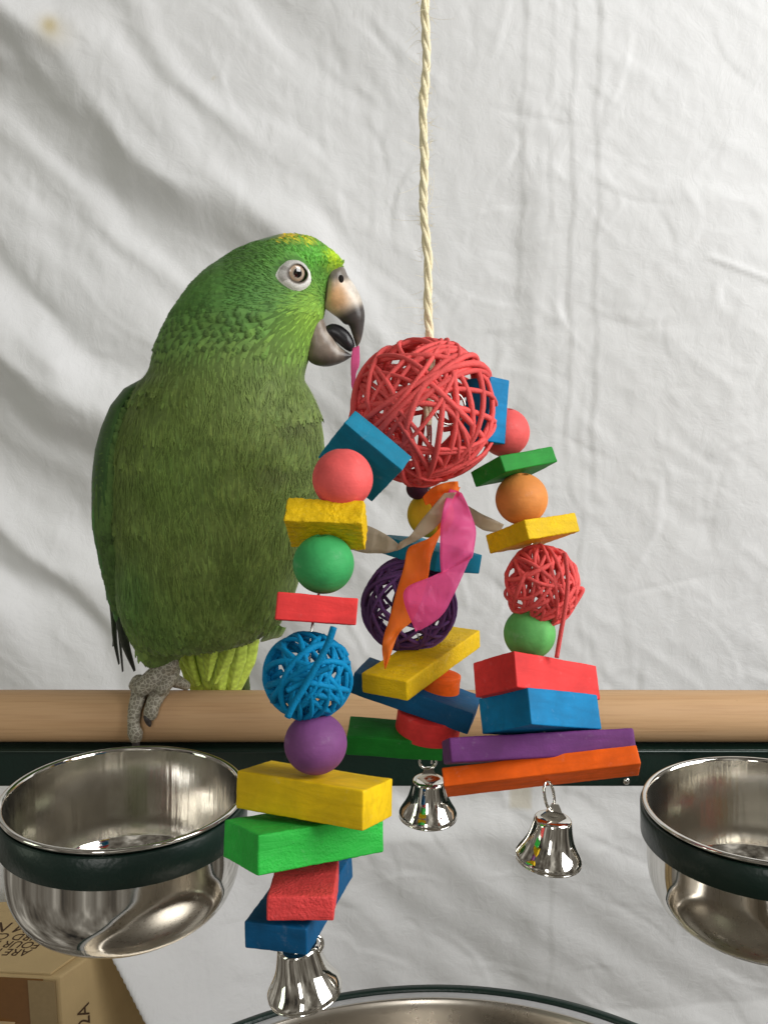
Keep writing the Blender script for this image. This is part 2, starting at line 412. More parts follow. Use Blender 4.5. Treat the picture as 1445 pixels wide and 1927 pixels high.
    idx = np.arange(nx * nz).reshape(nz, nx)
    F = np.stack([idx[:-1, :-1], idx[:-1, 1:], idx[1:, 1:], idx[1:, :-1]], -1).reshape(-1, 4)
    me = bpy.data.meshes.new("sheet")
    me.vertices.add(len(V3)); me.vertices.foreach_set("co", V3.ravel())
    me.loops.add(F.size); me.loops.foreach_set("vertex_index", F.ravel())
    me.polygons.add(len(F)); me.polygons.foreach_set("loop_start", np.arange(0, F.size, 4)); me.polygons.foreach_set("loop_total", np.full(len(F), 4))
    me.update(); me.validate()
    stain = np.exp(-(((U - 115) / 14) ** 2 + ((V - 68) / 18) ** 2)) * .6 + np.exp(-(((U - 122) / 30) ** 2 + ((V - 82) / 26) ** 2)) * .25
    stain += .35 * sm((U - 955) / 8) * sm((1003 - U) / 8) * sm((1525 - V) / 8) * sm((V - 1470) / 12) + .5 * np.exp(-(((U - 405) / 3) ** 2 + ((V - 151) / 3) ** 2))
    a = me.attributes.new("stain", 'FLOAT', 'POINT'); a.data.foreach_set("value", np.clip(stain, 0, 1).ravel())
    o = link("backdrop_sheet", me, M_SHEET)
    o["label"] = "creased white bed sheet hung as a backdrop behind the parrot"; o["category"] = "sheet"
build_sheet()

# ------------------------------------------------------------------ cardboard box and its neighbour
def text_mesh(s, size, shear=0.0):
    cu = bpy.data.curves.new("txt", 'FONT'); cu.body = s; cu.size = size; cu.shear = shear; cu.extrude = .00012
    cu.align_x = 'LEFT'; cu.space_line = 1.0; cu.resolution_u = 3
    t = bpy.data.objects.new("txt", cu); C.objects.link(t)
    dg = bpy.context.evaluated_depsgraph_get(); me = bpy.data.meshes.new_from_object(t.evaluated_get(dg))
    bpy.data.objects.remove(t); bpy.data.curves.remove(cu); return me
def prism(poly, z0, z1):
    n = len(poly); V = [(p[0], p[1], z0) for p in poly] + [(p[0], p[1], z1) for p in poly]
    F = [tuple(range(n - 1, -1, -1)), tuple(range(n, 2 * n))] + [(i, (i + 1) % n, n + (i + 1) % n, n + i) for i in range(n)]
    return V, F
def bevelled(V, F, w, seg=2):
    bm = bmesh.new(); vs = [bm.verts.new(v) for v in V]
    for f in F: bm.faces.new([vs[i] for i in f])
    bmesh.ops.recalc_face_normals(bm, faces=bm.faces)
    bmesh.ops.bevel(bm, geom=list(bm.edges), offset=w, segments=seg, profile=.6, affect='EDGES')
    me = bpy.data.meshes.new("b"); bm.to_mesh(me); bm.free(); return me
def build_box():
    zt = .75
    FL, FR, BR, BL = [at_z(*p, zt) for p in ((-150, 1826), (113, 1839), (345, 1674), (-120, 1704))]
    t = thing("cardboard_box", "brown cardboard box with dark capital lettering on its taped lid, behind the left bowl", "box", (FR[0] - .08, FR[1] + .05, .40))
    V, F = prism([FL, FR, BR, BL], .40, zt)
    keep(link("box_body", bevelled(V, F, .0022), M_CARD, smooth=False), t)
    # lid flap, slightly raised, ending before the right edge
    e = zt + .0012
    lid = [at_z(*p, e) for p in ((-150, 1822), (96, 1834), (232, 1737), (-118, 1707))]
    V, F = prism(lid, e - .0008, e + .0016); keep(link("lid_flap", bevelled(V, F, .0006), M_CARD, smooth=False), t)
    # tape over the front edge
    yf = lambda x: FL[1] + (FR[1] - FL[1]) * (x - FL[0]) / (FR[0] - FL[0])
    for (xa, xb, za, zb, m) in ((FL[0] + .02, FR[0] - .016, .70, .7475, M_TAPE), (FR[0] - .030, FR[0] - .004, .60, .7465, M_TAPE2)):
        V = [(xa, yf(xa) - .0012, za), (xb, yf(xb) - .0012, za), (xb, yf(xb) - .0012, zb), (xa, yf(xa) - .0012, zb),
             (xa, yf(xa) - .0004, za), (xb, yf(xb) - .0004, za), (xb, yf(xb) - .0004, zb), (xa, yf(xa) - .0004, zb)]
        if m is M_TAPE2: V = [(a, b - .0007, c) for a, b, c in V]
        F = [(0, 1, 2, 3), (7, 6, 5, 4), (0, 4, 5, 1), (1, 5, 6, 2), (2, 6, 7, 3), (3, 7, 4, 0)]
        keep(link("packing_tape", mesh("tape", V, F), m, smooth=False), t)
    # lettering on the lid, upside down for the viewer
    for s, px, py, h in (("ARE F", 63, 1787, .0140), ("FOUR F", 83, 1773, .0142), ("BIRD CAG", 88, 1759, .0142), ("M NO.", 70, 1738, .0215)):
        p = at_z(px, py, zt + .0030)
        o = link("lettering", text_mesh(s, h, .25), M_INK, smooth=False)
        o.location = (p[0], p[1] + .0, zt + .0030); o.rotation_euler = (0, 0, math.radians(177)); keep(o, t)
    # handwriting on the right face, running upward
    fx = (BR - FR); fx = fx / np.linalg.norm(fx)
    base = FR + fx * .030; nrm = np.array([fx[1], -fx[0], 0])
    o = link("handwriting", text_mesh("12A", .020, .2), M_INK, smooth=False)
    xa = Vector((0, 0, 1)); ya = Vector(-fx); za = xa.cross(ya)
    if za.dot(Vector(nrm)) < 0: za = -za
    mrot = Matrix((xa, ya, xa.cross(ya))).transposed().to_4x4()
    hp = base + nrm * .0006; o.matrix_world = Matrix.Translation((hp[0], hp[1], .671)) @ mrot
    keep(o, t)
    # second small carton in front, at the very corner of the view
    z2 = .70
    a, b2, c, d = [at_z(*p, z2) for p in ((-60, 1935), (36, 1931), (52, 1893), (-50, 1889))]
    t2 = thing("small_carton", "corner of a pale cardboard carton in front of the larger lettered box", "box", (a[0], a[1], .40))
    V, F = prism([a, b2, c, d], .40, z2); keep(link("carton_body", bevelled(V, F, .002), M_CARD2, smooth=False), t2)
    V, F = prism([at_z(*p, z2 + .001) for p in ((-60, 1934), (27, 1929), (46, 1898), (40, 1893), (-50, 1891))], z2 + .0004, z2 + .002)
    keep(link("carton_flap", bevelled(V, F, .0005), M_CARD2, smooth=False), t2)
build_box()

# ------------------------------------------------------------------ stand: dowel perch, green bar, bowl rings
PR = .0163; PZ = 1.0845
stand = thing("parrot_stand", "parrot stand with a natural wooden dowel perch above a dark green metal bar", "perch stand", (0, 0, 1.04))
def build_stand():
    n, m = 56, 150; V = []
    for i in range(m):
        x = -.42 + .84 * i / (m - 1)
        for k in range(n):
            a = 2 * math.pi * k / n; r = PR + .00022 * noise.noise((x * 9, math.cos(a) * 1.5, math.sin(a) * 1.5))
            V.append((x, r * math.cos(a), PZ + r * math.sin(a)))
    F = [tuple(reversed(q)) for q in grid_faces(m, n, True)] + [tuple(range(n)), tuple((m - 1) * n + k for k in range(n - 1, -1, -1))]
    keep(recentre(link("perch_dowel", mesh("dowel", V, F), M_PERCH)), stand)
    zt = PZ - PR - .0004
    V, F = prism([(-.42, -.014), (.42, -.014), (.42, .014), (-.42, .014)], zt - .0248, zt)
    o = keep(recentre(link("crossbar", bevelled(V, F, .0016, 3), M_GREEN_METAL, smooth=False)), stand)
    # a thin weld lip along the front top edge of the bar
    V, F = tube([(-.42, -.0150, zt - .0008), (0, -.0150, zt - .0008), (.42, -.0150, zt - .0008)], .0009, 8)
    keep(recentre(link("bar_lip", mesh("lip", V, F), M_GREEN_METAL)), stand)
    return zt
BARTOP = build_stand()

def bowl_profile():
    out = [(.0602, -.0002), (.0606, .0006), (.0603, .0015), (.0592, .0019), (.0580, .0013), (.0574, .0002)]
    inner = [(.0570, -.008), (.0569, -.020), (.0567, -.033), (.0558, -.044), (.0525, -.053), (.045, -.0595), (.034, -.0628), (.020, -.0636), (.0004, -.0638)]
    outer = [(.0592, -.0010), (.0586, -.008), (.0585, -.020), (.0584, -.032), (.0572, -.042), (.0538, -.0505), (.0480, -.0575), (.0405, -.0625), (.0370, -.0640), (.0345, -.0655), (.0315, -.0660), (.018, -.0662), (.0004, -.0662)]
    return out, inner, outer
def resample(pts, n):
    return [tuple(p) for p in smooth_path(np.array(pts), n)]
def build_bowl(c, tilt, label, ringlabel, arm):
    rot = Vector((0, 0, 1)).rotation_difference(Vector((tilt[0], tilt[1], 1)).normalized()).to_matrix().to_4x4()
    t = thing("feeding_bowl", label, "bowl", c, "steel bowls in the rings of the stand"); t.rotation_euler = rot.to_euler()
    rim, inner, outer = bowl_profile()
    V, F = lathe(resample([(.0574, .0002)] + inner, 44), 120)
    link("bowl_inside", mesh("in", V, F), M_STEEL_IN, t)
    V, F = lathe(resample(outer[::-1], 56), 120)
    link("bowl_outside", mesh("out", V, F), M_STEEL, t)
    V, F = lathe(resample([outer[0]] + rim, 26), 120)
    link("bowl_rim", mesh("rim", V, F), M_STEEL, t)
    # holder ring of the stand
    prof = [(.0598, -.0012), (.0612, -.0012), (.0615, -.0015), (.0615, -.0163), (.0612, -.0167), (.0598, -.0167), (.0595, -.0162), (.0595, -.0016), (.0598, -.0012)]
    V, F = lathe(prof, 128)
    r = link("bowl_ring", mesh("ring", V, F), M_GREEN_METAL, label=ringlabel); r.location = Vector(c); r.rotation_euler = rot.to_euler(); keep(r, stand)
    V, F = tube([(c[0], c[1] + .0612, c[2] - .010), (c[0], -.035, BARTOP - .012), (c[0], -.0142, BARTOP - .012)], .0040, 14)
    keep(recentre(link("ring_arm", mesh("arm", V, F), M_GREEN_METAL)), stand)
    for dx in arm:
        p = at_y(dx[0], dx[1], -.017)
        V, F = lathe([(.0001, 0), (.0034, .0001), (.0040, .0008), (.0036, .0024), (.0022, .0034), (.0001, .0038)], 20)
        b = link("bolt_head", mesh("bolt", V, F), M_STEEL); b.scale = (.6, .6, .6); b.location = (p[0], -.0140, p[2]); b.rotation_euler = (math.radians(90), 0, 0); keep(b, stand)
build_bowl((-.1318, -.1131, 1.0887), (.030, .041), "polished steel bowl in the ring at left, in front of the lettered box", "dark green ring around the left bowl", [(100, 1446)])
build_bowl((.1970, -.1069, 1.0787), (-.050, .032), "polished steel bowl in the ring at right, cut off by the picture edge", "dark green ring around the right bowl", [(1180, 1473)])

def build_pan():
    c = (.0104, -.1955, .9011); rot = Vector((0, 0, 1)).rotation_difference(Vector((-.0705, .1316, 1)).normalized()).to_matrix().to_4x4()
    t = thing("steel_pan", "wide steel pan with dark green outer band at the bottom, below the front bell", "pan", c); t.rotation_euler = rot.to_euler()
    V, F = lathe([(.2165, -.004), (.2170, .0004), (.2180, .0014), (.2215, .0014), (.2222, .0006), (.2222, -.020), (.2170, -.020), (.2165, -.004)], 200)
    link("outer_band", mesh("band", V, F), M_GREEN_METAL, t)
    V, F = lathe([(.2163, -.0010), (.2140, .0002), (.2085, .0006), (.2075, .0004)], 200); link("flange", mesh("fl", V, F), plain("flange_reflection_grey", (.50, .50, .51, 1), .5), t)  # steel flange: the sheet's reflection is painted as an even grey
    V, F = lathe(resample([(.2075, .0004), (.2062, .0014), (.2046, .0004), (.203, -.006), (.200, -.030), (.185, -.055), (.12, -.062), (.001, -.063)], 40), 200)
    link("pan_inside", mesh("pi", V, F), chrome("worn_pan_steel", (.50, .46, .40, 1), .26, .14), t)
build_pan()

# ------------------------------------------------------------------ the hanging toy
TOYD = .410
def P(px, py, d): return at(px, py, d)
toy_top = P(800, 640, TOYD)
toy = thing("hanging_bird_toy", "colourful hanging bird toy of wicker balls, wooden blocks, beads and bells on a cream rope", "bird toy", tuple(toy_top))

def rounded_block(D, r, rough=0.0, seed=0, n=None):
    h = np.array(D) / 2
    step = .0016 if rough < .0003 else .0008
    def axis(hh):
        a = [-hh, -hh + r * .3, -hh + r * .65, -hh + r]
        k = max(3, int((2 * hh - 2 * r) / step)); k = min(k, 56)
        return np.array(a[:-1] + list(np.linspace(-hh + r, hh - r, k)) + [hh - r * .65, hh - r * .3, hh])
    ax = [axis(x) for x in h]
    V = []; F = []; key = {}
    def vid(p):
        k = tuple(np.round(p, 7))
        if k not in key:
            key[k] = len(V); V.append(p)
        return key[k]
    for d in range(3):
        u, v = [(1, 2), (2, 0), (0, 1)][d]
        for s in (-1, 1):
            ids = []
            for a in ax[u]:
                row = []
                for b in ax[v]:
                    p = np.zeros(3); p[d] = s * h[d]; p[u] = a; p[v] = b; row.append(vid(p))
                ids.append(row)
            for i in range(len(ids) - 1):
                for j in range(len(ids[0]) - 1):
                    q = (ids[i][j], ids[i + 1][j], ids[i + 1][j + 1], ids[i][j + 1]); F.append(q if s > 0 else q[::-1])
    V = np.array(V); q = np.clip(V, -(h - r), h - r); dv = V - q; ln = np.linalg.norm(dv, axis=1)[:, None] + 1e-12
    Nn = dv / ln; out = q + r * Nn
    sd = seed * 7.31
    for i in range(len(out)):
        p = out[i]
        w = .00030 * noise.noise((p[0] * 60 + sd, p[1] * 60, p[2] * 60)) + .00010 * noise.noise((p[0] * 500, p[1] * 500 + sd, p[2] * 500))
        if rough:
            w += rough * (noise.noise((p[0] * 420 + sd, p[1] * 700, p[2] * 700)) + .7 * noise.noise((p[0] * 1300, p[1] * 1300 + sd, p[2] * 1300)))
        out[i] = p + Nn[i] * w
    return out, F
def block(cent, D, E, mat, label, r=.0009, rough=0.0):
    V, F = rounded_block([x / 1000 for x in D], r * .72, rough, random.randint(1, 99))
    o = link("wooden_block", mesh("block", V, F), mat, label=label)
    o.location = Vector(cent); o.rotation_euler = [math.radians(a) for a in E]
    return keep(o, toy)
W = WOOD
block((-.0088, -.1507, 1.2649), (31.2, 9.3, 31.0), (45.5, 39.6, -1.8), W['teal'], "flat blue block leaning on the big red ball", .0007, .00012)
block((-.0232, -.1781, 1.2399), (31.0, 10.9, 21.1), (48.4, 1.8, -5.4), W['rough_yellow'], "rough sawn yellow block under the coral bead", .0007, .00042)
_c = at(594.7, 1146, .338); block((_c[0] - .001, _c[1] + .0115, _c[2] - .0033), (31.9, 24.0, 10.8), (-16.5, 6.0, 5.2), W['red'], "red block above the blue wicker ball")
block((-.0282, -.2019, 1.1347), (59.4, 23.4, 14.9), (-11.8, -5.2, -28.2), W['yellow'], "long yellow block under the purple bead", .0010, .00010)
block((-.0321, -.2024, 1.1167), (56.3, 31.4, 14.7), (-13.2, 8.4, 33.1), W['leaf_green'], "bright green block with a rough front face", .0012, .00016)
_k = .338 / .345; block(CAM + (np.array((-.0318, -.2078, 1.0969)) - CAM) * _k, (25.2, 34.9, 9.2), (-9.0, .1, 0.0), W['rough_red'], "small light red block near the bottom of the front strand", .0012, .00014)
_k = .353 / .345; block(CAM + (np.array((-.0326, -.2084, 1.0933)) - CAM) * _k, (25.1, 60.2, 10.6), (-4.1, -2.6, -14.2), W['navy'], "blue block just above the front bell", .0010, .00012)
block((.0488, -.1095, 1.283), (13.1, 16.0, 30.7), (-5.8, 9.6, 38.3), W['blue'], "blue block half hidden behind the big red ball")
block((.0626, -.1118, 1.2566), (36.0, 22.4, 8.0), (-25.2, -4.1, 37.9), W['green'], "thin green block above the orange bead")
block((.0709, -.1189, 1.2253), (31.4, 31.1, 9.3), (-22.5, -1.4, 31.1), W['rough_yellow'], "thin yellow block under the orange bead", .0009, .0002)
block((.0719, -.1376, 1.158), (55.6, 27.1, 16.3), (-27.5, 17.9, 33.2), W['red'], "thick red block under the lime green bead")
block((.0726, -.1446, 1.1458 - .0012), (47.4, 31.1, 16.1), (-26.8, 16.3, 34.6), W['blue'], "thick blue block under the red block")
block((.0705, -.1517, 1.1319), (85.5, 20.0, 10.9), (-27.7, -.4, 6.4), W['purple'], "long purple slat above the orange slat", .0016)
block((.0706, -.1581, 1.1228), (87.1, 15.9, 8.6), (-44.9, -9.2, -4.2), W['orange'], "long orange slat at the foot of the right strand")
block((.0238, -.0743, 1.2061), (29.5, 51.7, 10.0), (1.2, 9.5, 34.2), W['teal'], "teal block above the purple wicker ball")
block((.0213, -.0933, 1.1538), (25.5, 84.4, 10.3), (2.1, -.8, -30.3), W['rough_yellow'], "yellow slat under the purple wicker ball", .0014, .00012)
block((.0168, -.0958, 1.1358), (63.9, 30.5, 11.2), (-3.3, 14.6, -14.9), W['navy'], "dark blue slat between the two discs")
block((.0058, -.1038, 1.1149), (48.8, 20.6, 10.6), (7.2, 3.0, -2.7), W['green'], "green block under the red disc")

def bead(px, py, rpx, d, mat, label, squash=1.0):
    r = rpx * d / FPX; c = P(px, py, d); V = []; F = []
    nu, nv = 56, 36; hole = .17
    prof = []
    for i in range(nv):
        a = hole + (math.pi - 2 * hole) * i / (nv - 1); prof.append((r * math.sin(a), -r * math.cos(a) * squash))
    prof = [(prof[0][0] * .8, prof[0][1] + r * .25)] + prof + [(prof[-1][0] * .8, prof[-1][1] - r * .25)]
    V, F = lathe(prof, nu); o = link("wooden_bead", mesh("bead", V, F), mat, label=label)
    o.location = Vector(c); o.rotation_euler = (random.uniform(-.15, .15), random.uniform(-.1, .1), random.uniform(0, 6)); keep(o, toy)
bead(645, 901, 57, .352, BEAD['coral'], "coral pink bead on the rough yellow block")
bead(609, 1061, 57.5, .349, BEAD['green'], "green bead on the red block", .98)
bead(594, 1399, 59, .343, BEAD['purple'], "purple bead on the long yellow block", .97)
bead(950, 814, 46, .425, BEAD['coral'], "coral bead above the thin green block")
bead(981, 939, 49, .413, BEAD['orange'], "orange bead on the thin yellow block")
bead(996, 1192, 48.5, .410, BEAD['lime'], "light green bead on the thick red block")
bead(810, 968, 44, .462, BEAD['yellow'], "yellow bead behind the paper streamers")
bead(785, 919, 21, .455, BEAD['plum'], "small plum bead under the big red ball")

def disc(px, py, rpx, hpx, d, mat, tilt, label):
    r = rpx * d / FPX; h = hpx * d / FPX
    V, F = lathe([(.0015, h / 2), (r * .6, h / 2), (r - .0008, h / 2), (r - .0002, h / 2 - .0003), (r, h / 2 - .0009), (r, h * .2), (r, -h * .2), (r, -h / 2 + .0009), (r - .0002, -h / 2 + .0003), (r - .0008, -h / 2), (.0015, -h / 2)], 64)
    V = [(x + .0003 * noise.noise((x * 90, y * 90, z * 250)), y, z) for x, y, z in V]
    o = link("wooden_disc", mesh("disc", V, F), mat, label=label); o.location = Vector(P(px, py, d)); o.rotation_euler = tilt; keep(o, toy)
disc(822, 1288, 43, 44, .452, W['orange'], (math.radians(-4), math.radians(6), 0), "orange disc under the yellow slat")
disc(806, 1360, 61, 46, .447, W['red'], (math.radians(2), math.radians(8), 0), "red disc on the green block")

def wicker(px, py, rx, d, mat, n, turns, cr, label, seed, squash=(1, 1, 1)):
    r2 = np.random.default_rng(seed); R = rx * d / FPX; c = P(px, py, d)
    e = bpy.data.objects.new("wicker_ball", None); C.objects.link(e); e.empty_display_size = .01; e.location = Vector(c); e["label"] = label; keep(e, toy)
    for i in range(n):
        a = r2.normal(size=3); a /= np.linalg.norm(a); b = np.cross(a, r2.normal(size=3)); b /= np.linalg.norm(b)
        drift = r2.normal(size=3); drift *= r2.uniform(.05, .16) / np.linalg.norm(drift)
        tt = r2.uniform(.75, 1.25) * turns; m = int(tt * 46); h0 = r2.uniform(-.5, .5); h1 = h0 + r2.uniform(-.3, .3); ph = r2.uniform(0, 6.28)
        rr = R - cr - r2.uniform(0, .055) * R; pts = []; dents = r2.uniform(0, 6.28, 3)
        for k in range(m):
            t = k / (m - 1); th = ph + 2 * math.pi * tt * t
            w = drift * th; wl = np.linalg.norm(w); kx = w / (wl + 1e-9)
            rot = lambda v: v * math.cos(wl) + np.cross(kx, v) * math.sin(wl) + kx * (kx @ v) * (1 - math.cos(wl))
            A, B = rot(a), rot(b); Nn = np.cross(A, B)
            p = math.cos(th) * A + math.sin(th) * B + (h0 + (h1 - h0) * t + .06 * math.sin(th * 1.7 + dents[1])) * Nn; p /= np.linalg.norm(p)
            q = rr * (1 - .030 * abs(math.sin(th * 1.5 + dents[0])) + .014 * math.sin(th * 3.1 + dents[2]))
            if k < 3: q -= (3 - k) * .0022
            if k > m - 4: q -= (k - m + 4) * .0022
            pts.append(p * q * np.array(squash))
        V, F = tube(pts, cr * r2.uniform(.78, 1.12) * (1 + .10 * np.sin(np.linspace(0, tt * 9, m) + r2.uniform(0, 6)) + r2.normal(0, .035, m)), 7)
        link("cane", mesh("cane", V, F), mat, e)
    return e
big = wicker(797, 774, 147, TOYD, CANE['red'], 18, 2.0, .00132, "big red wicker ball at the top of the toy", 3)
blue = wicker(580, 1270, 89, .345, CANE['blue'], 10, 2.0, .00125, "blue wicker ball on the front strand", 5, (1, 1, 1.0))
redb = wicker(1018, 1101, 77, .412, CANE['red'], 12, 1.9, .00108, "small red wicker ball with a loose cane end", 8, (.98, 1, 1.05))
purp = wicker(770, 1138, 94, .458, CANE['purple'], 15, 2.1, .00112, "purple wicker ball behind the paper streamers", 12, (1, 1, .98))
def loose(e, pts, d, mat, cr):
    V, F = tube(smooth_path([P(*p, d) for p in pts], 24) - np.array(P(0, 0, 0) * 0), cr, 7)
    o = link("cane", mesh("cane", V, F), mat); o.parent = e; o.matrix_parent_inverse = Matrix.Translation(-(Vector(e.location)))
loose(redb, [(1062, 1040), (1068, 1090), (1064, 1140), (1056, 1185), (1047, 1238)], .392, CANE['red'], .0011)
loose(redb, [(1020, 1180), (1060, 1165), (1082, 1135), (1096, 1110), (1088, 1108)], .405, CANE['red'], .0011)
loose(blue, [(628, 1180), (618, 1210), (600, 1245), (575, 1290), (556, 1320), (541, 1350)], .3235, CANE['blue'], .00135)
loose(blue, [(540, 1300), (570, 1285), (600, 1265), (622, 1256)], .3255, CANE['blue'], .0012)

# rope with twisted strands
def build_rope():
    top, bot = P(796, -120, TOYD), P(806, 800, TOYD); L = np.linalg.norm(top - bot)
    e = bpy.data.objects.new("rope", None); C.objects.link(e); e.location = Vector((top + bot) / 2); e.empty_display_size = .01; e["label"] = "twisted cream sisal rope"; keep(e, toy)
    c0 = (top + bot) / 2; m = 420
    for s in range(3):
        pts = []
        for k in range(m):
            t = k / (m - 1); p = top + (bot - top) * t; z = t * L
            p = p + np.array([.0010 * math.sin(t * 9 + .4) + .0005 * math.sin(t * 31), .0006 * math.sin(t * 7), 0])
            a = 2 * math.pi * z / .031 + s * 2.0944 + .5 * math.sin(t * 23)
            rr = .00098 * (1 + .12 * math.sin(t * 40 + s))
            pts.append(p + np.array([rr * math.cos(a), rr * math.sin(a), 0]) - c0)
        V, F = tube(pts, .00122 * (1 + .10 * np.sin(np.linspace(0, 60, m) + s)), 10)
        link("rope_strand", mesh("strand", V, F), M_ROPE, e)
    parts = []
    for i in range(260):
        t = rng.uniform(.02, .82); p = top + (bot - top) * t - c0
        a = rng.uniform(0, 6.28); d = np.array([math.cos(a), math.sin(a), rng.normal(0, .8)]); d /= np.linalg.norm(d)
        ln = rng.uniform(.0015, .0042) if rng.random() < .88 else rng.uniform(.005, .011)
        cv = rng.normal(0, .6, 3); q = [p + .0021 * np.array([math.cos(a), math.sin(a), 0]) + d * ln * u + cv * ln * u * u for u in np.linspace(0, 1, 5)]
        parts.append(tube(q, np.linspace(.00010, .00004, 5), 3, False))
    V, F = merge(parts); o = link("rope_fibres", mesh("fib", V, F), M_ROPE, e); o["kind"] = "stuff"
build_rope()

# wires threaded through the strands
def wire(pts, r=.00055, label=None):
    V, F = tube(smooth_path([P(*p) for p in pts], 60), r, 8)
    o = recentre(link("wire", mesh("wire", V, F), M_WIRE)); keep(o, toy)
wire([(790, 760, .41), (740, 810, .40), (690, 850, .375), (645, 901, .352), (620, 985, .352), (609, 1061, .349), (596, 1140, .350), (586, 1190, .347), (582, 1270, .345), (592, 1340, .343), (594, 1400, .343), (592, 1500, .346), (586, 1600, .351), (574, 1700, .352), (562, 1792, .343)])
wire([(812, 750, .41), (870, 770, .415), (950, 814, .425), (964, 880, .418), (981, 939, .413), (998, 1000, .413), (1002, 1100, .412), (1000, 1190, .410), (1015, 1280, .405), (1025, 1400, .394), (1032, 1470, .388)])
wire([(806, 780, .42), (808, 860, .44), (808, 968, .462), (808, 1040, .46), (775, 1138, .458), (800, 1240, .455), (815, 1330, .45), (812, 1438, .447)])
def ring_path(c, rx, rz, yaw, n=40, full=2 * math.pi):
    return [np.array(c) + np.array([rx * math.cos(a) * math.cos(yaw), rx * math.cos(a) * math.sin(yaw), rz * math.sin(a)]) for a in np.linspace(0, full, n)]
V, F = tube(ring_path(P(846, 768, .395), .0075, .0075, .3), .0006, 8); keep(recentre(link("wire", mesh("w", V, F), M_WIRE)), toy)
V, F = tube([P(805, 820, .405), P(808, 870, .408), P(809, 905, .41)], .0009, 8); keep(recentre(link("wire", mesh("w", V, F), M_WIRE)), toy)

# bells
def bell(px, py, d, roll, pitchx, scale, label, ring=None):
    e = bpy.data.objects.new("bell", None); C.objects.link(e); e.empty_display_size = .01; e["label"] = label
    e.location = Vector(P(px, py, d)); e.rotation_euler = (math.radians(pitchx), math.radians(roll), 0); keep(e, toy)
    s = scale
    out = [(.0007, 0), (.0040, .0001), (.0070, -.0002), (.0081, -.0009), (.0085, -.0020), (.0090, -.0045), (.0097, -.0075), (.0106, -.0104), (.0117, -.0128), (.0127, -.0146), (.0136, -.0160), (.0143, -.0172), (.0148, -.0182), (.0150, -.0190), (.0149, -.0196), (.0147, -.0200), (.0149, -.0204), (.0148, -.0208), (.0144, -.0208)]
    inn = [(.0143, -.0198), (.0139, -.0180), (.0126, -.0162), (.0106, -.0132), (.0092, -.0098), (.0085, -.0055), (.0078, -.0018), (.0006, -.0012)]
    V, F = lathe([(r * s, z * s) for r, z in resample(out, 50) + resample(inn, 20)], 72)
    link("bell_shell", mesh("bell", V, F), M_CHROME, e)
    # hanger tab with a hole
    w = .0058 * s; hgt = .0062 * s; V = []; n = 24
    outl = [(-w, .0001), (w, .0001), (w * .62, .0022 * s), (w * .42, .0046 * s), (w * .25, hgt), (-w * .25, hgt), (-w * .42, .0046 * s), (-w * .62, .0022 * s)]
    V = [(x, -.0005, z) for x, z in outl] + [(x, .0005, z) for x, z in outl]; k = len(outl)
    F = [tuple(range(k)), tuple(range(2 * k - 1, k - 1, -1))] + [(i, i + k, (i + 1) % k + k, (i + 1) % k) for i in range(k)]
    link("bell_tab", mesh("tab", V, F), M_CHROME, e, smooth=False)
    V, F = lathe([(.0001, -.015 * s), (.0016 * s, -.0155 * s), (.0026 * s, -.0175 * s), (.0016 * s, -.0192 * s), (.0001, -.0196 * s)], 20); link("clapper", mesh("clap", V, F), M_CHROME, e)
    return e
def split_ring(cx, cy, d, rx, rz, yaw, r=.00075, rollx=0):
    V, F = tube(ring_path((0, 0, 0), rx, rz, yaw, 48), r, 10, False); o = link("split_ring", mesh("ring", V, F), M_CHROME)
    o.location = Vector(P(cx, cy, d)); o.rotation_euler = (0, rollx, 0); keep(o, toy)
bell(560, 1776, .343, -8, -3, 1.0, "silver bell hanging from the front strand")
bell(1041, 1537, .387, 5.5, -2, 1.0, "silver bell hanging by a ring from the orange slat")
bell(807, 1465, .452, 1, 0, 1.03, "silver bell hanging behind, under the green block")
split_ring(1033, 1497, .386, .0038, .0070, .9, .0007, -.25)
split_ring(805, 1432, .450, .0044, .0044, .1, .0007)
split_ring(578, 1783, .340, .0062, .0046, .3, .0009, -.3)

# paper streamers
def streamer(rows, mat, label, n=34, m=7, crumple=.0011, seed=0, facet=None):
    if facet: n, m = facet
    crumple *= 1.25
    A = smooth_path([P(*r[0:2], r[4]) for r in rows], n); B = smooth_path([P(*r[2:4], r[4]) for r in rows], n); V = []
    for i in range(n):
        for j in range(m):
            f = j / (m - 1); p = A[i] * (1 - f) + B[i] * f
            k = crumple * (noise.noise((p[0] * 110 + seed, p[2] * 60, seed)) + (.62 if facet else .10) * rng.normal() * (0 < j < m - 1 or bool(facet)) + .55 * abs(noise.noise(((p[0] + .5 * p[2]) * 210, (p[2] - p[0]) * 30, seed + 7))) + .6 * abs(noise.noise((p[0] * 260, p[2] * 160 + seed, 3))))
            V.append(p + np.array([.3 * k * (noise.noise((p[2] * 300, seed, j * .3))), -k * 1.6, 0]))
    o = recentre(link("paper_streamer", mesh("paper", V, grid_faces(n, m)), mat, label=label)); keep(o, toy)
    if facet:
        ss = o.modifiers.new('soften', 'SUBSURF'); ss.levels = 2; ss.render_levels = 2; ss.boundary_smooth = 'PRESERVE_CORNERS'
    md = o.modifiers.new("thickness", 'SOLIDIFY'); md.thickness = .00012; md.offset = 0
streamer([(800, 930, 866, 916, .405), (828, 994, 848, 960, .402), (791, 1019, 826, 1012, .400), (768, 1030, 810, 1052, .398), (760, 1066, 806, 1082, .398), (746, 1112, 795, 1120, .398), (733, 1165, 777, 1168, .398), (719, 1204, 752, 1188, .397), (720, 1232, 738, 1224, .396), (724, 1258, 727, 1256, .396)], M_ORANGE, "orange paper streamer hanging in a twist", 50, 8, .0009, 4, (20, 4))
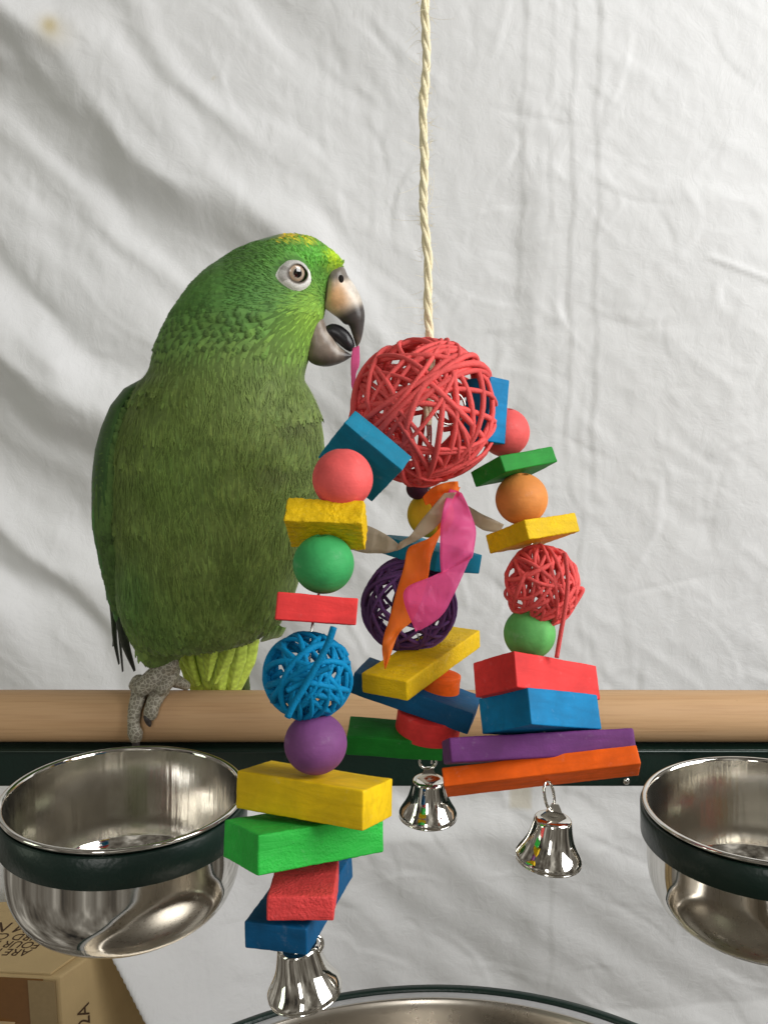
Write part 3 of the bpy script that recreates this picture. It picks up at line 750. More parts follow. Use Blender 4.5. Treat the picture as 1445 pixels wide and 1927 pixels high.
streamer([(795, 936, 800, 950, .404), (815, 915, 826, 942, .398), (845, 906, 850, 936, .396), (862, 905, 866, 930, .398), (856, 912, 852, 945, .402)], M_ORANGE, "orange paper wrapped round the knot", 24, 6, .0010, 9, (10, 4))
streamer([(848, 922, 868, 927, .392), (836, 945, 882, 955, .390), (831, 972, 893, 985, .390), (827, 1012, 897, 1002, .389), (828, 1060, 893, 1036, .387), (829, 1076, 887, 1048, .386)], M_PINK, "upper fold of the pink paper streamer", 34, 9, .0017, 2, (9, 4))
streamer([(868, 1059, 889, 1043, .3855), (830, 1076, 877, 1068, .384), (795, 1092, 868, 1088, .383), (760, 1108, 852, 1122, .382), (761, 1137, 838, 1150, .382), (772, 1165, 815, 1171, .383), (782, 1188, 790, 1185, .384)], M_PINK, "lower folded end of the pink paper streamer", 34, 9, .0004, 6, (12, 3))
streamer([(836, 928, 858, 926, .391), (812, 956, 834, 975, .391), (790, 982, 812, 1000, .392), (770, 1009, 772, 1024, .394), (752, 1020, 745, 1037, .396)], M_TAN, "tan paper strip folded beside the knot", 24, 5, .0007, 13, (11, 3))
streamer([(755, 1029, 752, 1034, .397), (735, 1012, 728, 1041, .398), (712, 998, 705, 1041, .400), (690, 988, 684, 1040, .402), (650, 972, 645, 1030, .406)], M_TAN, "tan paper strip passing behind the rough yellow block", 24, 5, .0010, 17)
streamer([(868, 944, 872, 968, .425), (898, 962, 897, 990, .428), (922, 974, 915, 999, .430), (948, 987, 940, 1002, .433)], M_TAN, "tan paper strip pointing to the right strand", 20, 5, .0008, 21)
streamer([(664, 655, 676, 650, .470), (661, 672, 677, 672, .460), (660, 690, 676, 688, .450), (661, 712, 670, 704, .440), (664, 735, 672, 725, .432), (690, 790, 700, 780, .425)], M_PINK, "pink paper strip held in the beak", 26, 5, .0006, 30)

# ------------------------------------------------------------------ the parrot
BY = .004                                    # plane of the bird's middle
bird = thing("parrot", "green amazon parrot with yellow crown patch, perched at left and biting a pink paper strip", "parrot", (-.10, BY, PZ + PR))
ROWS = np.array([  # y, left, right, half depth (all px of the photograph at the bird), centre offset
    (440.6, 540, 556, 6, 0), (443, 522, 574, 26, 0), (446, 514, 585, 38, 0), (450, 502, 594, 48, 0), (456, 482, 604, 58, 0), (462, 468, 612, 66, 0), (470, 448, 622, 74, 0), (480, 431, 633, 83, 0),
    (492, 415, 641, 90, 0), (501, 402, 643, 95, 0), (508, 393, 640, 98, 0), (516, 384, 632, 101, 0), (525, 374, 626, 104, 0), (540, 361, 620, 108, 0), (555, 349, 617, 110, 0), (575, 334, 613, 112, 0), (590, 325, 610, 112, 0),
    (606, 315, 606, 112, 0), (622, 307, 600, 111, 0), (637, 300, 594, 110, 0), (656, 294, 588, 110, 0), (672, 290, 582, 112, 2), (686, 287, 577, 115, 4), (703, 280, 573, 121, 6), (716, 268, 573, 127, 8),
    (734, 256, 583, 134, 10), (765, 243, 598, 145, 14), (800, 226, 605, 154, 16), (846, 210, 611, 162, 18), (900, 205, 610, 168, 20), (960, 203, 600, 170, 20), (1020, 215, 586, 168, 18), (1070, 219, 570, 162, 14),
    (1117, 224, 555, 150, 8), (1150, 231, 540, 138, 4), (1171, 238, 526, 126, 2), (1187, 244, 506, 114, 0), (1196, 248, 488, 104, 0), (1202, 251, 472, 94, -2), (1206, 253, 446, 84, -4), (1210, 255, 362, 66, -8), (1218, 258, 350, 60, -9),
    (1226, 262, 346, 54, -10), (1234, 266, 342, 46, -12), (1241, 271, 337, 38, -14), (1248, 278, 331, 30, -15), (1254, 288, 322, 18, -16), (1259, 298, 312, 6, -16)], float)
def row_at(y):
    return [np.interp(y, ROWS[:, 0], ROWS[:, k]) for k in (1, 2, 3, 4)]
SMOOTH = {}
def build_rows():
    ys = np.linspace(440.6, 1259, 3000); T = np.stack([np.interp(ys, ROWS[:, 0], ROWS[:, k]) for k in (1, 2, 3, 4)], 1)
    w = 31; k = np.hanning(w); k /= k.sum(); Ts = T.copy()
    for c in range(4):
        p = np.pad(T[:, c], w // 2, mode='edge'); Ts[:, c] = np.convolve(p, k, 'valid')
    f = np.clip((ys - 455) / 25, 0, 1)[:, None] * np.clip((1200 - ys) / 12, 0, 1)[:, None]
    return ys, T * (1 - f) + Ts * f
RY, RT = build_rows()
def surf(y, th):
    L = np.interp(y, RY, RT[:, 0]); R = np.interp(y, RY, RT[:, 1]); H = np.interp(y, RY, RT[:, 2]); O = np.interp(y, RY, RT[:, 3])
    yc = BY + O / 3060.0
    a = at(0, y, 1.0) - CAM; s = (yc - CAM[1]) / a[1]
    z = CAM[2] + a[2] * s; dep = s
    cx = (L + R) / 2; hw = (R - L) / 2
    c = math.cos(th); sn = math.sin(th)
    head = min(1, max(0, (700 - y) / 90))
    f = 1 - .34 * head * max(0, c) ** 2
    x = (cx + hw * c - 722.5) / FPX * dep
    yy = yc - H / 3060.0 * sn * f
    return np.array([x, yy, z])
def surf_n(y, th):
    p = surf(y, th); du = surf(min(y + 1.5, 1258.9), th) - surf(max(y - 1.5, 440.7), th); dt = surf(y, th + .01) - surf(y, th - .01)
    n = np.cross(du, dt); n /= np.linalg.norm(n) + 1e-12
    c = surf(y, th + math.pi)
    if n @ (p - (p + c) / 2) < 0: n = -n
    return p, n, du / (np.linalg.norm(du) + 1e-12), dt / (np.linalg.norm(dt) + 1e-12)
def c3(r, g, b): return np.array(srgb(r, g, b)[:3])
def blob(px, py, x, y, rx, ry): return math.exp(-(((px - x) / rx) ** 2 + ((py - y) / ry) ** 2))
def sm01(t): t = min(1, max(0, t)); return t * t * (3 - 2 * t)
def plumage(px, py):
    body = c3(98, 114, 60); c = body; q = .5 + .9 * noise.noise((px / 46.0, py / 60.0, 1.0)) + .5 * noise.noise((px / 17.0, py / 24.0, 4.0)); q = min(1, max(0, q)); body = c = c3(91, 110, 49) * (1 - q) + c3(108, 127, 62) * q
    nk = sm01((735 - py) / 120); c = c * (1 - nk) + c3(88, 122, 58) * nk
    hd = sm01((640 - py) / 90); c = c * (1 - hd) + c3(80, 124, 54) * hd
    def lay(c, col, w): return c * (1 - w) + col * w
    c = lay(c, c3(78, 118, 64), .7 * blob(px, py, 500, 560, 90, 60))
    c = lay(c, c3(66, 100, 46), .7 * blob(px, py, 455, 490, 60, 45))
    c = lay(c, c3(140, 178, 62), .85 * blob(px, py, 590, 605, 42, 55))
    c = lay(c, c3(122, 166, 60), .6 * blob(px, py, 560, 640, 55, 50))
    c = lay(c, c3(92, 170, 60), .75 * blob(px, py, 600, 490, 45, 30))
    c = lay(c, c3(180, 204, 40), .95 * blob(px, py, 632, 494, 16, 22))
    c = lay(c, c3(236, 196, 20), 1.0 * min(1, 1.4 * blob(px, py, 545, 446, 14, 9)))
    c = lay(c, c3(210, 196, 40), .9 * blob(px, py, 583, 452, 14, 8))
    c = lay(c, c3(76, 130, 44), .6 * blob(px, py, 618, 545, 14, 26))
    c = lay(c, c3(104, 128, 64), .7 * blob(px, py, 470, 690, 120, 60))
    c = lay(c, c3(116, 136, 74), .6 * blob(px, py, 500, 765, 90, 60))
    c = lay(c, c3(96, 122, 54), .6 * blob(px, py, 330, 900, 90, 110))
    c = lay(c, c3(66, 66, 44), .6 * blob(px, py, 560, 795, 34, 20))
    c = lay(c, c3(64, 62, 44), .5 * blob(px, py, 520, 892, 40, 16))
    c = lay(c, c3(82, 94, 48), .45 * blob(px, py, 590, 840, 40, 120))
    c = lay(c, c3(82, 104, 46), .5 * blob(px, py, 480, 1120, 110, 70))
    c = lay(c, c3(88, 132, 66), .6 * blob(px, py, 240, 1120, 40, 70))
    c = lay(c, c3(84, 118, 54), .5 * blob(px, py, 300, 1190, 60, 60))
    c = lay(c, c3(56, 88, 40), .7 * sm01((300 - px) / 60) * sm01((760 - py) / 60) * sm01((py - 660) / 40))
    return c
GAIN = 1.24
def to_px(p):
    d = p - CAM; dep = d[1] * CT - d[2] * ST; v = d[1] * ST + d[2] * CT
    return 722.5 + FPX * d[0] / dep, 963.5 - FPX * v / dep
def build_body():
    nr, nt = 200, 110
    t = np.linspace(0, 1, nr); ys = 440.6 + (1259 - 440.6) * (t * .8 + .2 * (1 - np.cos(np.pi * t)) / 2)
    ys = np.sort(np.concatenate([ys, np.linspace(440.6, 450, 16)[1:-1]])); nr = len(ys)
    V, cols = [], []
    for y in ys:
        for k in range(nt):
            p = surf(y, 2 * math.pi * k / nt); V.append(p); cols.append(plumage(*to_px(p)) * .72 * GAIN)
    F = [q[::-1] for q in grid_faces(nr, nt, True)] + [tuple(range(nt)), tuple((nr - 1) * nt + k for k in range(nt - 1, -1, -1))]
    me = mesh("body", V, F); set_col(me, cols)
    keep(recentre(link("body", me, M_FEATHER)), bird)
build_body()

def feather(V, F, Cc, p, n, d, L, w, col, tip, lift=.0008, R=.06, spikes=6, ragged=.25, base=-.0003, rib=.15, rim=False):
    d = d - n * (n @ d); d /= np.linalg.norm(d) + 1e-12; s = np.cross(n, d); k0 = len(V)
    def pt(u, v, extra=0.0):                 # u along 0..1, v across -1..1
        a = u * L
        return p + d * a + s * (v * w * .5) + n * (base + lift * u - a * a / (2 * R) * .7 - abs(v) ** 2 * w * .15 + (.0004 if abs(v) < .01 else 0) + extra)
    st = [(0.0, .35), (.22, .85), (.45, 1.0), (.66, .98)]
    for u, ww in st:
        for v in (-1, 0, 1):
            V.append(pt(u, v * ww)); j = 1 + rng.normal(0, .05)
            Cc.append((col + (0 if rim else 1) * (tip - col) * max(0, (u - .35) / .65)) * j * (1.0 if v else 1 + rib))
    for i in range(3):
        for j in range(2):
            a = k0 + i * 3 + j; F.append((a, a + 1, a + 4, a + 3))
    for q in range(spikes):                  # loose barbs at the tip
        v0 = -1 + 2 * q / spikes; v1 = -1 + 2 * (q + 1) / spikes; vm = (v0 + v1) / 2
        e = (1 - .34 * vm * vm - .0) * (1 + rng.uniform(-ragged, ragged) * .5); kk = len(V)
        ww = .98
        V.append(pt(.655, v0 * ww)); V.append(pt(.655, v1 * ww)); V.append(pt(.655 + .8 * (e - .655), vm * .93 + .92 / spikes)); V.append(pt(e, vm * .84 + rng.normal(0, .04))); V.append(pt(.655 + .8 * (e - .655), vm * .93 - .92 / spikes))
        tj = 1 + rng.normal(0, .05)
        b5 = col if rim else col * .5 + tip * .5
        Cc.extend([b5, b5, tip * tj, tip * tj * 1.08, tip * tj]); F.append((kk, kk + 1, kk + 2, kk + 3, kk + 4))
def flow(px, py):
    bx, by = 640, 560
    dx, dy = px - bx, py - by; l = math.hypot(dx, dy) + 1e-6; dx /= l; dy /= l
    h = sm01((700 - py) / 110)
    ex, ey = (-.10 if px > 450 else .04), 1.0
    if py > 700 and px > 480: ex = -.25
    x, y = dx * h + ex * (1 - h), dy * h + ey * (1 - h); l = math.hypot(x, y) + 1e-6
    return x / l, y / l
def build_plumage():
    zones = dict(head=([], [], []), neck=([], [], []), breast=([], [], []))
    def emit(y, th):
        p, n, du, dt = surf_n(y, th); px, py = to_px(p)
        if (px - 556) ** 2 / 33 ** 2 + (py - 517) ** 2 / 31 ** 2 < 1 and n[1] < .2: return
        fx, fy = flow(px, py); d = np.array([fx, 0, -fy]) + rng.normal(0, .10, 3)
        col = plumage(px + rng.normal(0, 5), py + rng.normal(0, 5)) * GAIN * (1 + rng.normal(0, .05))
        col = col * np.array([1 + rng.normal(0, .03), 1, 1 + rng.normal(0, .04)])
        front = 1
        if py < 585 and px > 430 or (py < 660 and px > 520):
            z = 'head'; L = rng.uniform(.0042, .0066); w = L * .55; tip = col * 1.12; a = dict(lift=.0004, R=.035, spikes=4, ragged=.3)
            if px > 600: L *= .75; w *= .8
            if py < 452: a['base'] = -.0008; a['lift'] = .0001
        elif py < 712 + rng.normal(0, 22):
            z = 'neck'; L = rng.uniform(.0100, .0112); w = L * .78; m = sm01((py - 540) / 60) * sm01((720 - py) / 60)
            k = sm01((735 - py) / 110); L *= .72 + .28 * k; tip = col * (1 - .60 * m); a = dict(lift=.0003 + .0010 * k, R=.042, spikes=7, ragged=.05, rib=.04, rim=True); col = col * (1 + .12 * m)
        else:
            z = 'breast'; L = rng.uniform(.0095, .0135); w = L * rng.uniform(.6, .75); tip = col * rng.uniform(.97, 1.08); a = dict(lift=.0004, R=.05, spikes=8, ragged=.3, rib=.02); d = d + rng.normal(0, .09, 3)
            if py > 1165: a['lift'] = .0004; L *= .55; w *= .8
        feather(*zones[z], p, n, d, L, w, col, tip, **a)
    # area-weighted random spots, with a jittered grid so that no bald patches stay
    for (y0, y1, step, back) in ((442, 585, 5.2, .55), (585, 735, 16.0, .8), (735, 1256, 11.5, .6)):
        y = y0; jy, jt = (.22, .5) if y0 == 585 else (1.6, 1.6); odd = 0
        while y < y1:
            odd += 1
            L, R, H, _ = [np.interp(y, RY, RT[:, k]) for k in range(4)]
            per = math.pi * (3 * ((R - L) / 2 + H) - math.sqrt((3 * (R - L) / 2 + H) * ((R - L) / 2 + 3 * H))); n = max(6, int(per / step)); o = rng.uniform(0, 6.28) if jy > .3 else math.pi * odd / n
            for k in range(n):
                th = o + 2 * math.pi * k / n + rng.normal(0, jt / n); yy = min(max(y + rng.uniform(-jy, jy) * step, 441.2), 1256)
                if math.sin(th) < -.15 and rng.random() > back: continue
                emit(yy, th)
            y += step * .62
    # fine loose strands lying over the breast
    V, F, cc = zones['breast']
    for t in range(620):                     # they lie in small tufts that lean together
        ty = rng.uniform(690, 1195); tth = rng.uniform(.05, math.pi - .05); lean = rng.normal(0, .30, 3); tw = rng.uniform(.84, 1.26); tl = rng.uniform(.004, .010)
        for i in range(rng.integers(5, 12)):
            y = min(1215, max(660, ty + rng.normal(0, 9))); th = tth + rng.normal(0, .045); p, n, du, dt = surf_n(y, th); px, py = to_px(p); fx, fy = flow(px, py)
            d = np.array([fx, 0, -fy]) + lean + rng.normal(0, .10, 3); d -= n * (n @ d); d /= np.linalg.norm(d); sd = np.cross(n, d); L = tl * rng.uniform(.7, 1.3); w = rng.uniform(.00012, .00026); bend = rng.normal(0, .12)
            c = plumage(px, py) * GAIN * tw * rng.uniform(.88, 1.14); k = len(V)
            for j, f in enumerate((0, .5, 1)):
                q = p + d * L * f + sd * bend * L * f * f + n * (.0005 + .0006 * f - (L * f) ** 2 / .16); V.append(q - sd * w * (1 - .7 * f)); V.append(q + sd * w * (1 - .7 * f)); cc.extend([c, c])
            F.append((k, k + 1, k + 3, k + 2)); F.append((k + 2, k + 3, k + 5, k + 4))
    for z, nm in (('neck', "neck_feathers"), ('head', "head_feathers"), ('breast', "breast_feathers")):
        V, F, cc = zones[z]; me = mesh(nm, V, F); set_col(me, cc); o = recentre(link(nm, me, M_FEATHER)); o["kind"] = "stuff"; keep(o, bird)
build_plumage()

def blade(name, pts, widths, yoff, col, tip, parent=bird, label=None, camber=.0015, split=True, edge=None):
    """one long feather: pts = centre line in photo px, at depth plane yoff; widths in px"""
    n = 26; c = smooth_path([at_y(p[0], p[1], yoff + (p[2] if len(p) > 2 else 0)) for p in pts], n); w = np.interp(np.linspace(0, 1, n), np.linspace(0, 1, len(widths)), widths) / 3060
    T = np.gradient(c, axis=0); T /= np.linalg.norm(T, axis=1)[:, None]; V, cc = [], []; m = 9
    for i in range(n):
        s = np.cross(T[i], [0, 1, 0]); s /= np.linalg.norm(s) + 1e-9
        for j in range(m):
            v = -1 + 2 * j / (m - 1); f = i / (n - 1)
            r = w[i] * .5 * v * (1 + (.10 * noise.noise((i * .9, v * 3, pts[0][0])) if split else 0))
            V.append(c[i] + s * r + np.array([0, -camber * (1 - v * v) + (-.0005 if j == m // 2 else 0), 0]))
            k = col * (1 - f) + tip * f; k = k * (1 + .16 * math.sin(i * 2.2 + abs(v) * 5)) * (.75 if j == m // 2 else 1)
            if edge is not None and j >= m - 2: k = edge
            cc.append(k * GAIN)
    me = mesh(name, V, grid_faces(n, m)); set_col(me, cc); o = recentre(link(name, me, M_FEATHER, label=label)); keep(o, parent)
    md = o.modifiers.new("thickness", 'SOLIDIFY'); md.thickness = .0003
    return o
# wing along the bird's left outline in the picture, wrapping round its back
def build_wing():
    ys = np.linspace(700, 1118, 70)
    Ls = np.interp(ys, [700, 715, 730, 761, 800, 839, 885, 959, 970, 1028, 1082, 1118], [286, 257, 230, 206.5, 191, 181, 176, 175, 179, 189, 201, 209])
    V, cc = [], []; nt = 30
    V2, F2, C2 = [], [], []
    def wp(y, th):
        L = np.interp(y, ys, Ls) + 13; h = math.sin(math.pi * min(1, max(0, (y - 694) / 432))) ** .6
        R = L + 40 + 90 * h; hd = (60 + 90 * h) / 3060; yc = BY + .022
        a = at(0, y, 1) - CAM; s = (yc - CAM[1]) / a[1]
        return np.array([((L + R) / 2 - (R - L) / 2 * math.sin(th) - 722.5) / FPX * s, yc - hd * math.cos(th), CAM[2] + a[2] * s])
    for y in ys:
        for k in range(nt):
            th = .12 + (math.pi - .3) * k / (nt - 1); V.append(wp(y, th)); cc.append(c3(58, 92, 40) * GAIN * .7)
    me = mesh("wing", V, grid_faces(len(ys), nt)); set_col(me, cc); o = recentre(link("wing", me, M_FEATHER)); keep(o, bird)
    md = o.modifiers.new("thickness", 'SOLIDIFY'); md.thickness = .002; md.offset = -1
    for y in np.arange(702, 1112, 10):
        for k in range(17):
            th = .10 + (math.pi - .3) * (k + rng.uniform(-.3, .3)) / 16; p = wp(y + rng.uniform(-4, 4), th)
            n = np.array([-math.sin(th), -math.cos(th), 0.0]); L = rng.uniform(.012, .019)
            c = c3(62, 104, 46) * GAIN * (1 + rng.normal(0, .13)); 
            if th < .6: c = c3(70, 96, 44) * GAIN
            feather(V2, F2, C2, p, n, np.array([.12, 0, -1.0]) + rng.normal(0, .05, 3), L, L * .55, c, c * rng.uniform(.6, .9), lift=.0008, R=.12, spikes=5, ragged=.1)
    me = mesh("wing_coverts", V2, F2); set_col(me, C2); w = recentre(link("wing_coverts", me, M_FEATHER)); w["kind"] = "stuff"; keep(w, bird)
    dk = c3(44, 42, 40); gr = c3(52, 74, 42)
    blade("flight_feather", [(204, 1010), (208, 1080), (214, 1150), (217, 1205), (225, 1249)], [18, 16, 12, 8, 1], BY + .022, gr, dk, label="dark wing tip feather")
    blade("flight_feather", [(208, 1020), (213, 1090), (222, 1150), (226, 1200), (232, 1263)], [14, 14, 8, 4, 1], BY + .018, gr, dk)
    blade("flight_feather", [(211, 1030), (216, 1100), (226, 1160), (236, 1210), (254, 1262)], [18, 18, 19, 17, 3], BY + .012, c3(48, 66, 44), dk)
    blade("flight_feather", [(200, 960), (206, 1040), (213, 1110), (217, 1160), (214, 1215)], [14, 14, 10, 6, 1], BY + .026, gr, dk)
    blade("flight_feather", [(190, 930), (197, 1000), (205, 1065), (211, 1110), (215, 1150)], [16, 18, 16, 12, 3], BY + .020, c3(60, 100, 56), c3(46, 78, 46), edge=c3(70, 120, 80))
build_wing()
# long wing feathers seen along the folded edge
for pts, wd in (([(205, 800), (197, 900), (196, 980), (204, 1060), (212, 1112)], [10, 20, 20, 16, 3]), ([(213, 830), (206, 920), (206, 1000), (212, 1070), (218, 1120)], [8, 18, 18, 14, 3]),
                ([(196, 840), (189, 930), (191, 1010), (200, 1075), (207, 1105)], [8, 16, 16, 12, 3]), ([(222, 800), (213, 870), (211, 950), (216, 1030), (221, 1080)], [8, 14, 16, 12, 3])):
    blade("flight_feather", pts, wd, BY - .018 + (222 - pts[0][0]) / 3060 * 1.2, c3(70, 106, 52), c3(52, 80, 46), edge=c3(38, 56, 36), camber=.0012)
# undertail coverts and tail
yg, yt = c3(160, 182, 74), c3(184, 204, 84)
for pts, wd, yo in (([(350, 1190), (358, 1250), (378, 1306)], [38, 44, 28], .0085), ([(382, 1196), (388, 1245), (402, 1312)], [30, 40, 24], .0065), ([(474, 1180), (464, 1240), (442, 1302)], [36, 38, 18], .0080),
                    ([(452, 1192), (446, 1240), (434, 1300)], [30, 38, 18], .0050), ([(418, 1196), (416, 1250), (412, 1310)], [30, 42, 20], .0040), ([(436, 1200), (424, 1240), (404, 1286)], [24, 30, 6], .0015), ([(400, 1200), (396, 1235), (392, 1280)], [26, 30, 8], .0010),
                    ([(345, 1200), (352, 1232), (372, 1290)], [20, 28, 14], .004)):
    blade("undertail_feather", pts, wd, BY + yo + .0125, yg * random.uniform(.85, 1.05), yt * random.uniform(.9, 1.1), camber=.0022)
for pts, wd in (([(452, 1215), (458, 1270), (462, 1330)], [20, 24, 24]), ([(435, 1215), (440, 1270), (444, 1335)], [26, 30, 28]), ([(410, 1215), (414, 1270), (418, 1332)], [26, 30, 26])):
    blade("tail_feather", pts, wd, BY + .030, c3(84, 98, 56), c3(70, 84, 48))
# fluff and the tips of the tucked claw by the belly
for k, (a, b2) in enumerate((((522, 1176), (500, 1204)), ((532, 1178), (512, 1200)), ((508, 1182), (492, 1206)))):
    blade("belly_tuft", [a, ((a[0] + b2[0]) / 2 + 3, (a[1] + b2[1]) / 2 + 4), b2], [14, 12, 2], BY - .012, c3(96, 124, 58), c3(150, 160, 120))

# beak
def loft(pairs, w, n=28, m=40, y0=BY, power=1.0):
    U = smooth_path([at_y(*p[0], y0) for p in pairs], m); L = smooth_path([at_y(*p[1], y0) for p in pairs], m)
    ww = np.interp(np.linspace(0, 1, m), np.linspace(0, 1, len(w)), w) / 3060; V = []
    for i in range(m):
        c = (U[i] + L[i]) / 2; h = (U[i] - L[i]) / 2
        for k in range(n):
            a = 2 * math.pi * k / n; sa, ca = math.sin(a), math.cos(a)
            V.append(c + h * ca + np.array([0, -ww[i] * math.copysign(abs(sa) ** power, sa), 0]))
    F = grid_faces(m, n, True) + [tuple(range(n - 1, -1, -1)), tuple((m - 1) * n + k for k in range(n))]
    me = mesh("loft", V, F); bm = bmesh.new(); bm.from_mesh(me); bmesh.ops.recalc_face_normals(bm, faces=bm.faces); bm.to_mesh(me); bm.free()
    return me, V
def upper_col(px, py):
    c = c3(206, 196, 182)
    def lay(c, col, w): w = min(1, max(0, w)); return c * (1 - w) + col * w
    c = lay(c, c3(230, 182, 134), 1.2 * blob(px, py, 634, 560, 24, 30))
    c = lay(c, c3(224, 216, 204), 1.0 * blob(px, py, 666, 540, 14, 22))
    c = lay(c, c3(72, 66, 64), sm01(((px - 640) * .45 + (py - 585) * .9 + 6) / 22))
    c = lay(c, c3(96, 84, 76), .8 * sm01((py - 578 + (px - 613) * -.75) / 14))
    c = lay(c, c3(120, 112, 104), sm01((534 - py - abs(px - 630) * .1) / 12))
    return c
me, V = loft([((630, 503), (616, 534)), ((646, 502), (614, 550)), ((655, 520), (612, 566)), ((666, 535), (611, 579)), ((676, 553), (621, 588)), ((683, 573), (636, 599)), ((686.5, 593), (648, 610)), ((685, 613), (656, 613)), ((682, 631), (662, 627)), ((678, 644), (666.5, 641)), ((672, 653), (670, 652))],
             [27, 30, 30, 28, 26, 23, 20, 16, 11, 7, 2])
set_col(me, [upper_col(*to_px(v)) for v in V]); ub = recentre(link("upper_beak", me, M_BEAK)); keep(ub, bird)
def lower_col(px, py):
    c = c3(138, 124, 112); t = sm01((py - 650 - (640 - px) * .12) / 34); c = c * (1 - t) + c3(78, 70, 66) * t
    t = blob(px, py, 634, 652, 5, 16) + blob(px, py, 616, 628, 6, 10); c = c * (1 - .7 * min(1, t)) + c3(206, 196, 184) * .7 * min(1, t)  # pale highlight on the cutting edge, painted into the colour
    t = sm01((px - 645) / 8); return c * (1 - t) + c3(60, 54, 54) * t
me, V = loft([((604, 592), (578, 668)), ((611, 605), (583, 681)), ((617, 620), (597, 688)), ((627, 635), (616, 690)), ((637, 650), (634, 686)), ((648, 659), (648, 680)), ((663, 668.5), (662, 671))], [24, 26, 26, 24, 19, 12, 2])
set_col(me, [lower_col(*to_px(v)) for v in V]); keep(recentre(link("lower_beak", me, M_BEAK)), bird)
me, V = loft([((610, 616), (612, 634)), ((624, 609), (628, 640)), ((640, 612), (640, 650)), ((655, 623), (652, 659)), ((664, 637), (659, 662)), ((668, 650), (664, 660))], [10, 13, 14, 13, 9, 3])
keep(recentre(link("tongue", me, M_TONGUE)), bird)
# nostril on the cere
bm = bmesh.new(); bmesh.ops.create_uvsphere(bm, u_segments=20, v_segments=12, radius=.0018); me = bpy.data.meshes.new("nostril"); bm.to_mesh(me); bm.free()
p = at_y(641.5, 525, BY - .0085); o = link("nostril", me, plain("nostril_dark", srgb(30, 24, 22), .9)); o.location = Vector(p); o.scale = (1.0, .6, 1.3); keep(o, bird)

# eye: bare skin ring, lids and ball
def head_front(px, py):
    """point of the head's near surface seen at px, py, and its normal"""
    y = py; L, R, H, O = [np.interp(y, RY, RT[:, k]) for k in range(4)]
    th = math.acos(max(-1, min(1, (px - (L + R) / 2) / ((R - L) / 2))))
    for _ in range(8):
        p = surf(y, th); qx, qy = to_px(p); y += (py - qy) * .9; th += (qx - px) / ((R - L) / 2) * .8
    return surf_n(y, th)[:2]
def build_eye():
    ec = (556, 513.5); pc, nc = head_front(*ec)
    outl = [(515.7, 518), (521, 508), (530, 497), (553, 488), (570, 493), (580, 504), (587, 520), (587, 533), (580, 543), (563, 550.5), (546, 545), (530, 535), (521, 527)]
    ang = np.array([math.atan2(y - ec[1], x - ec[0]) for x, y in outl]); rad = np.array([math.hypot(y - ec[1], x - ec[0]) for x, y in outl])
    o = np.argsort(ang); ang, rad = ang[o], rad[o]; A = np.concatenate([ang - 2 * np.pi, ang, ang + 2 * np.pi]); Rr = np.tile(rad, 3)
    V, cc = [], []; n, m = 72, 12
    for k in range(n):
        a = 2 * math.pi * k / n - math.pi; ro = np.interp(a, A, Rr) + 1.0 * noise.noise((a * 3, 0, 1))
        for j in range(m):
            f = j / (m - 1); r = 17.0 + (ro - 17.0) * f; p, nn = head_front(ec[0] + r * math.cos(a), ec[1] + r * math.sin(a))
            h = .0026 * (1 - f) ** 1.5 + .0011 * math.sin(f * math.pi) - .0006 * f
            V.append(p + nn * h + nc * .0008 * (1 - f))
            w = c3(250, 249, 245); g = c3(118, 108, 100)
            c = g if j < 2 else g * .35 + w * .65 if j == 2 else w
            if a < -.3 and a > -2.9 : c = c * .45 + c3(150, 148, 142) * .55
            if abs(abs(a) - math.pi) < .55 and j < 9: c = c * .4 + c3(128, 124, 118) * .6
            cc.append(c * (1 + .05 * noise.noise((a * 9, f * 7, 2))))
    F = []
    for k in range(n):
        for j in range(m - 1):
            a0 = k * m + j; b0 = ((k + 1) % n) * m + j; F.append((a0, a0 + 1, b0 + 1, b0))
    me = mesh("eye_ring", V, F); set_col(me, cc); ring = recentre(link("eye_ring", me, M_SKIN)); keep(ring, bird)
    # ball
    R = .0078; V, cc = [], []; n, m = 56, 30
    up = Vector(nc); qd = up.rotation_difference(Vector((0, 0, 1))).inverted()
    for j in range(m):
        t = 1.05 * j / (m - 1); r = R * math.sin(t); z = R * math.cos(t)
        for k in range(n):
            a = 2 * math.pi * k / n; V.append(Vector((r * math.cos(a), r * math.sin(a), z)))
            q = r / .0059; q2 = q + .02 * noise.noise((a * 2.5, q * 6, 0))
            c = c3(10, 9, 10) if q2 < .43 else c3(176, 162, 146) if q2 < .58 else c3(198, 172, 146) if q2 < .78 else c3(146, 132, 120) if q2 < .9 else c3(74, 60, 54)
            cc.append(c * (1 + .08 * noise.noise((a * 14, q * 3, 5))))
    F = [(a, b, c, d) for a, b, c, d in grid_faces(m, n, True)]
    me = mesh("eye", V, F); set_col(me, cc); eye = link("eye", me, M_EYE); eye.rotation_euler = Vector((0, 0, 1)).rotation_difference((up + Vector((.10, -.25, .0))).normalized()).to_euler()
    eye.location = Vector(pc + nc * (.0022 - R * .80)) ; keep(eye, bird)
build_eye()

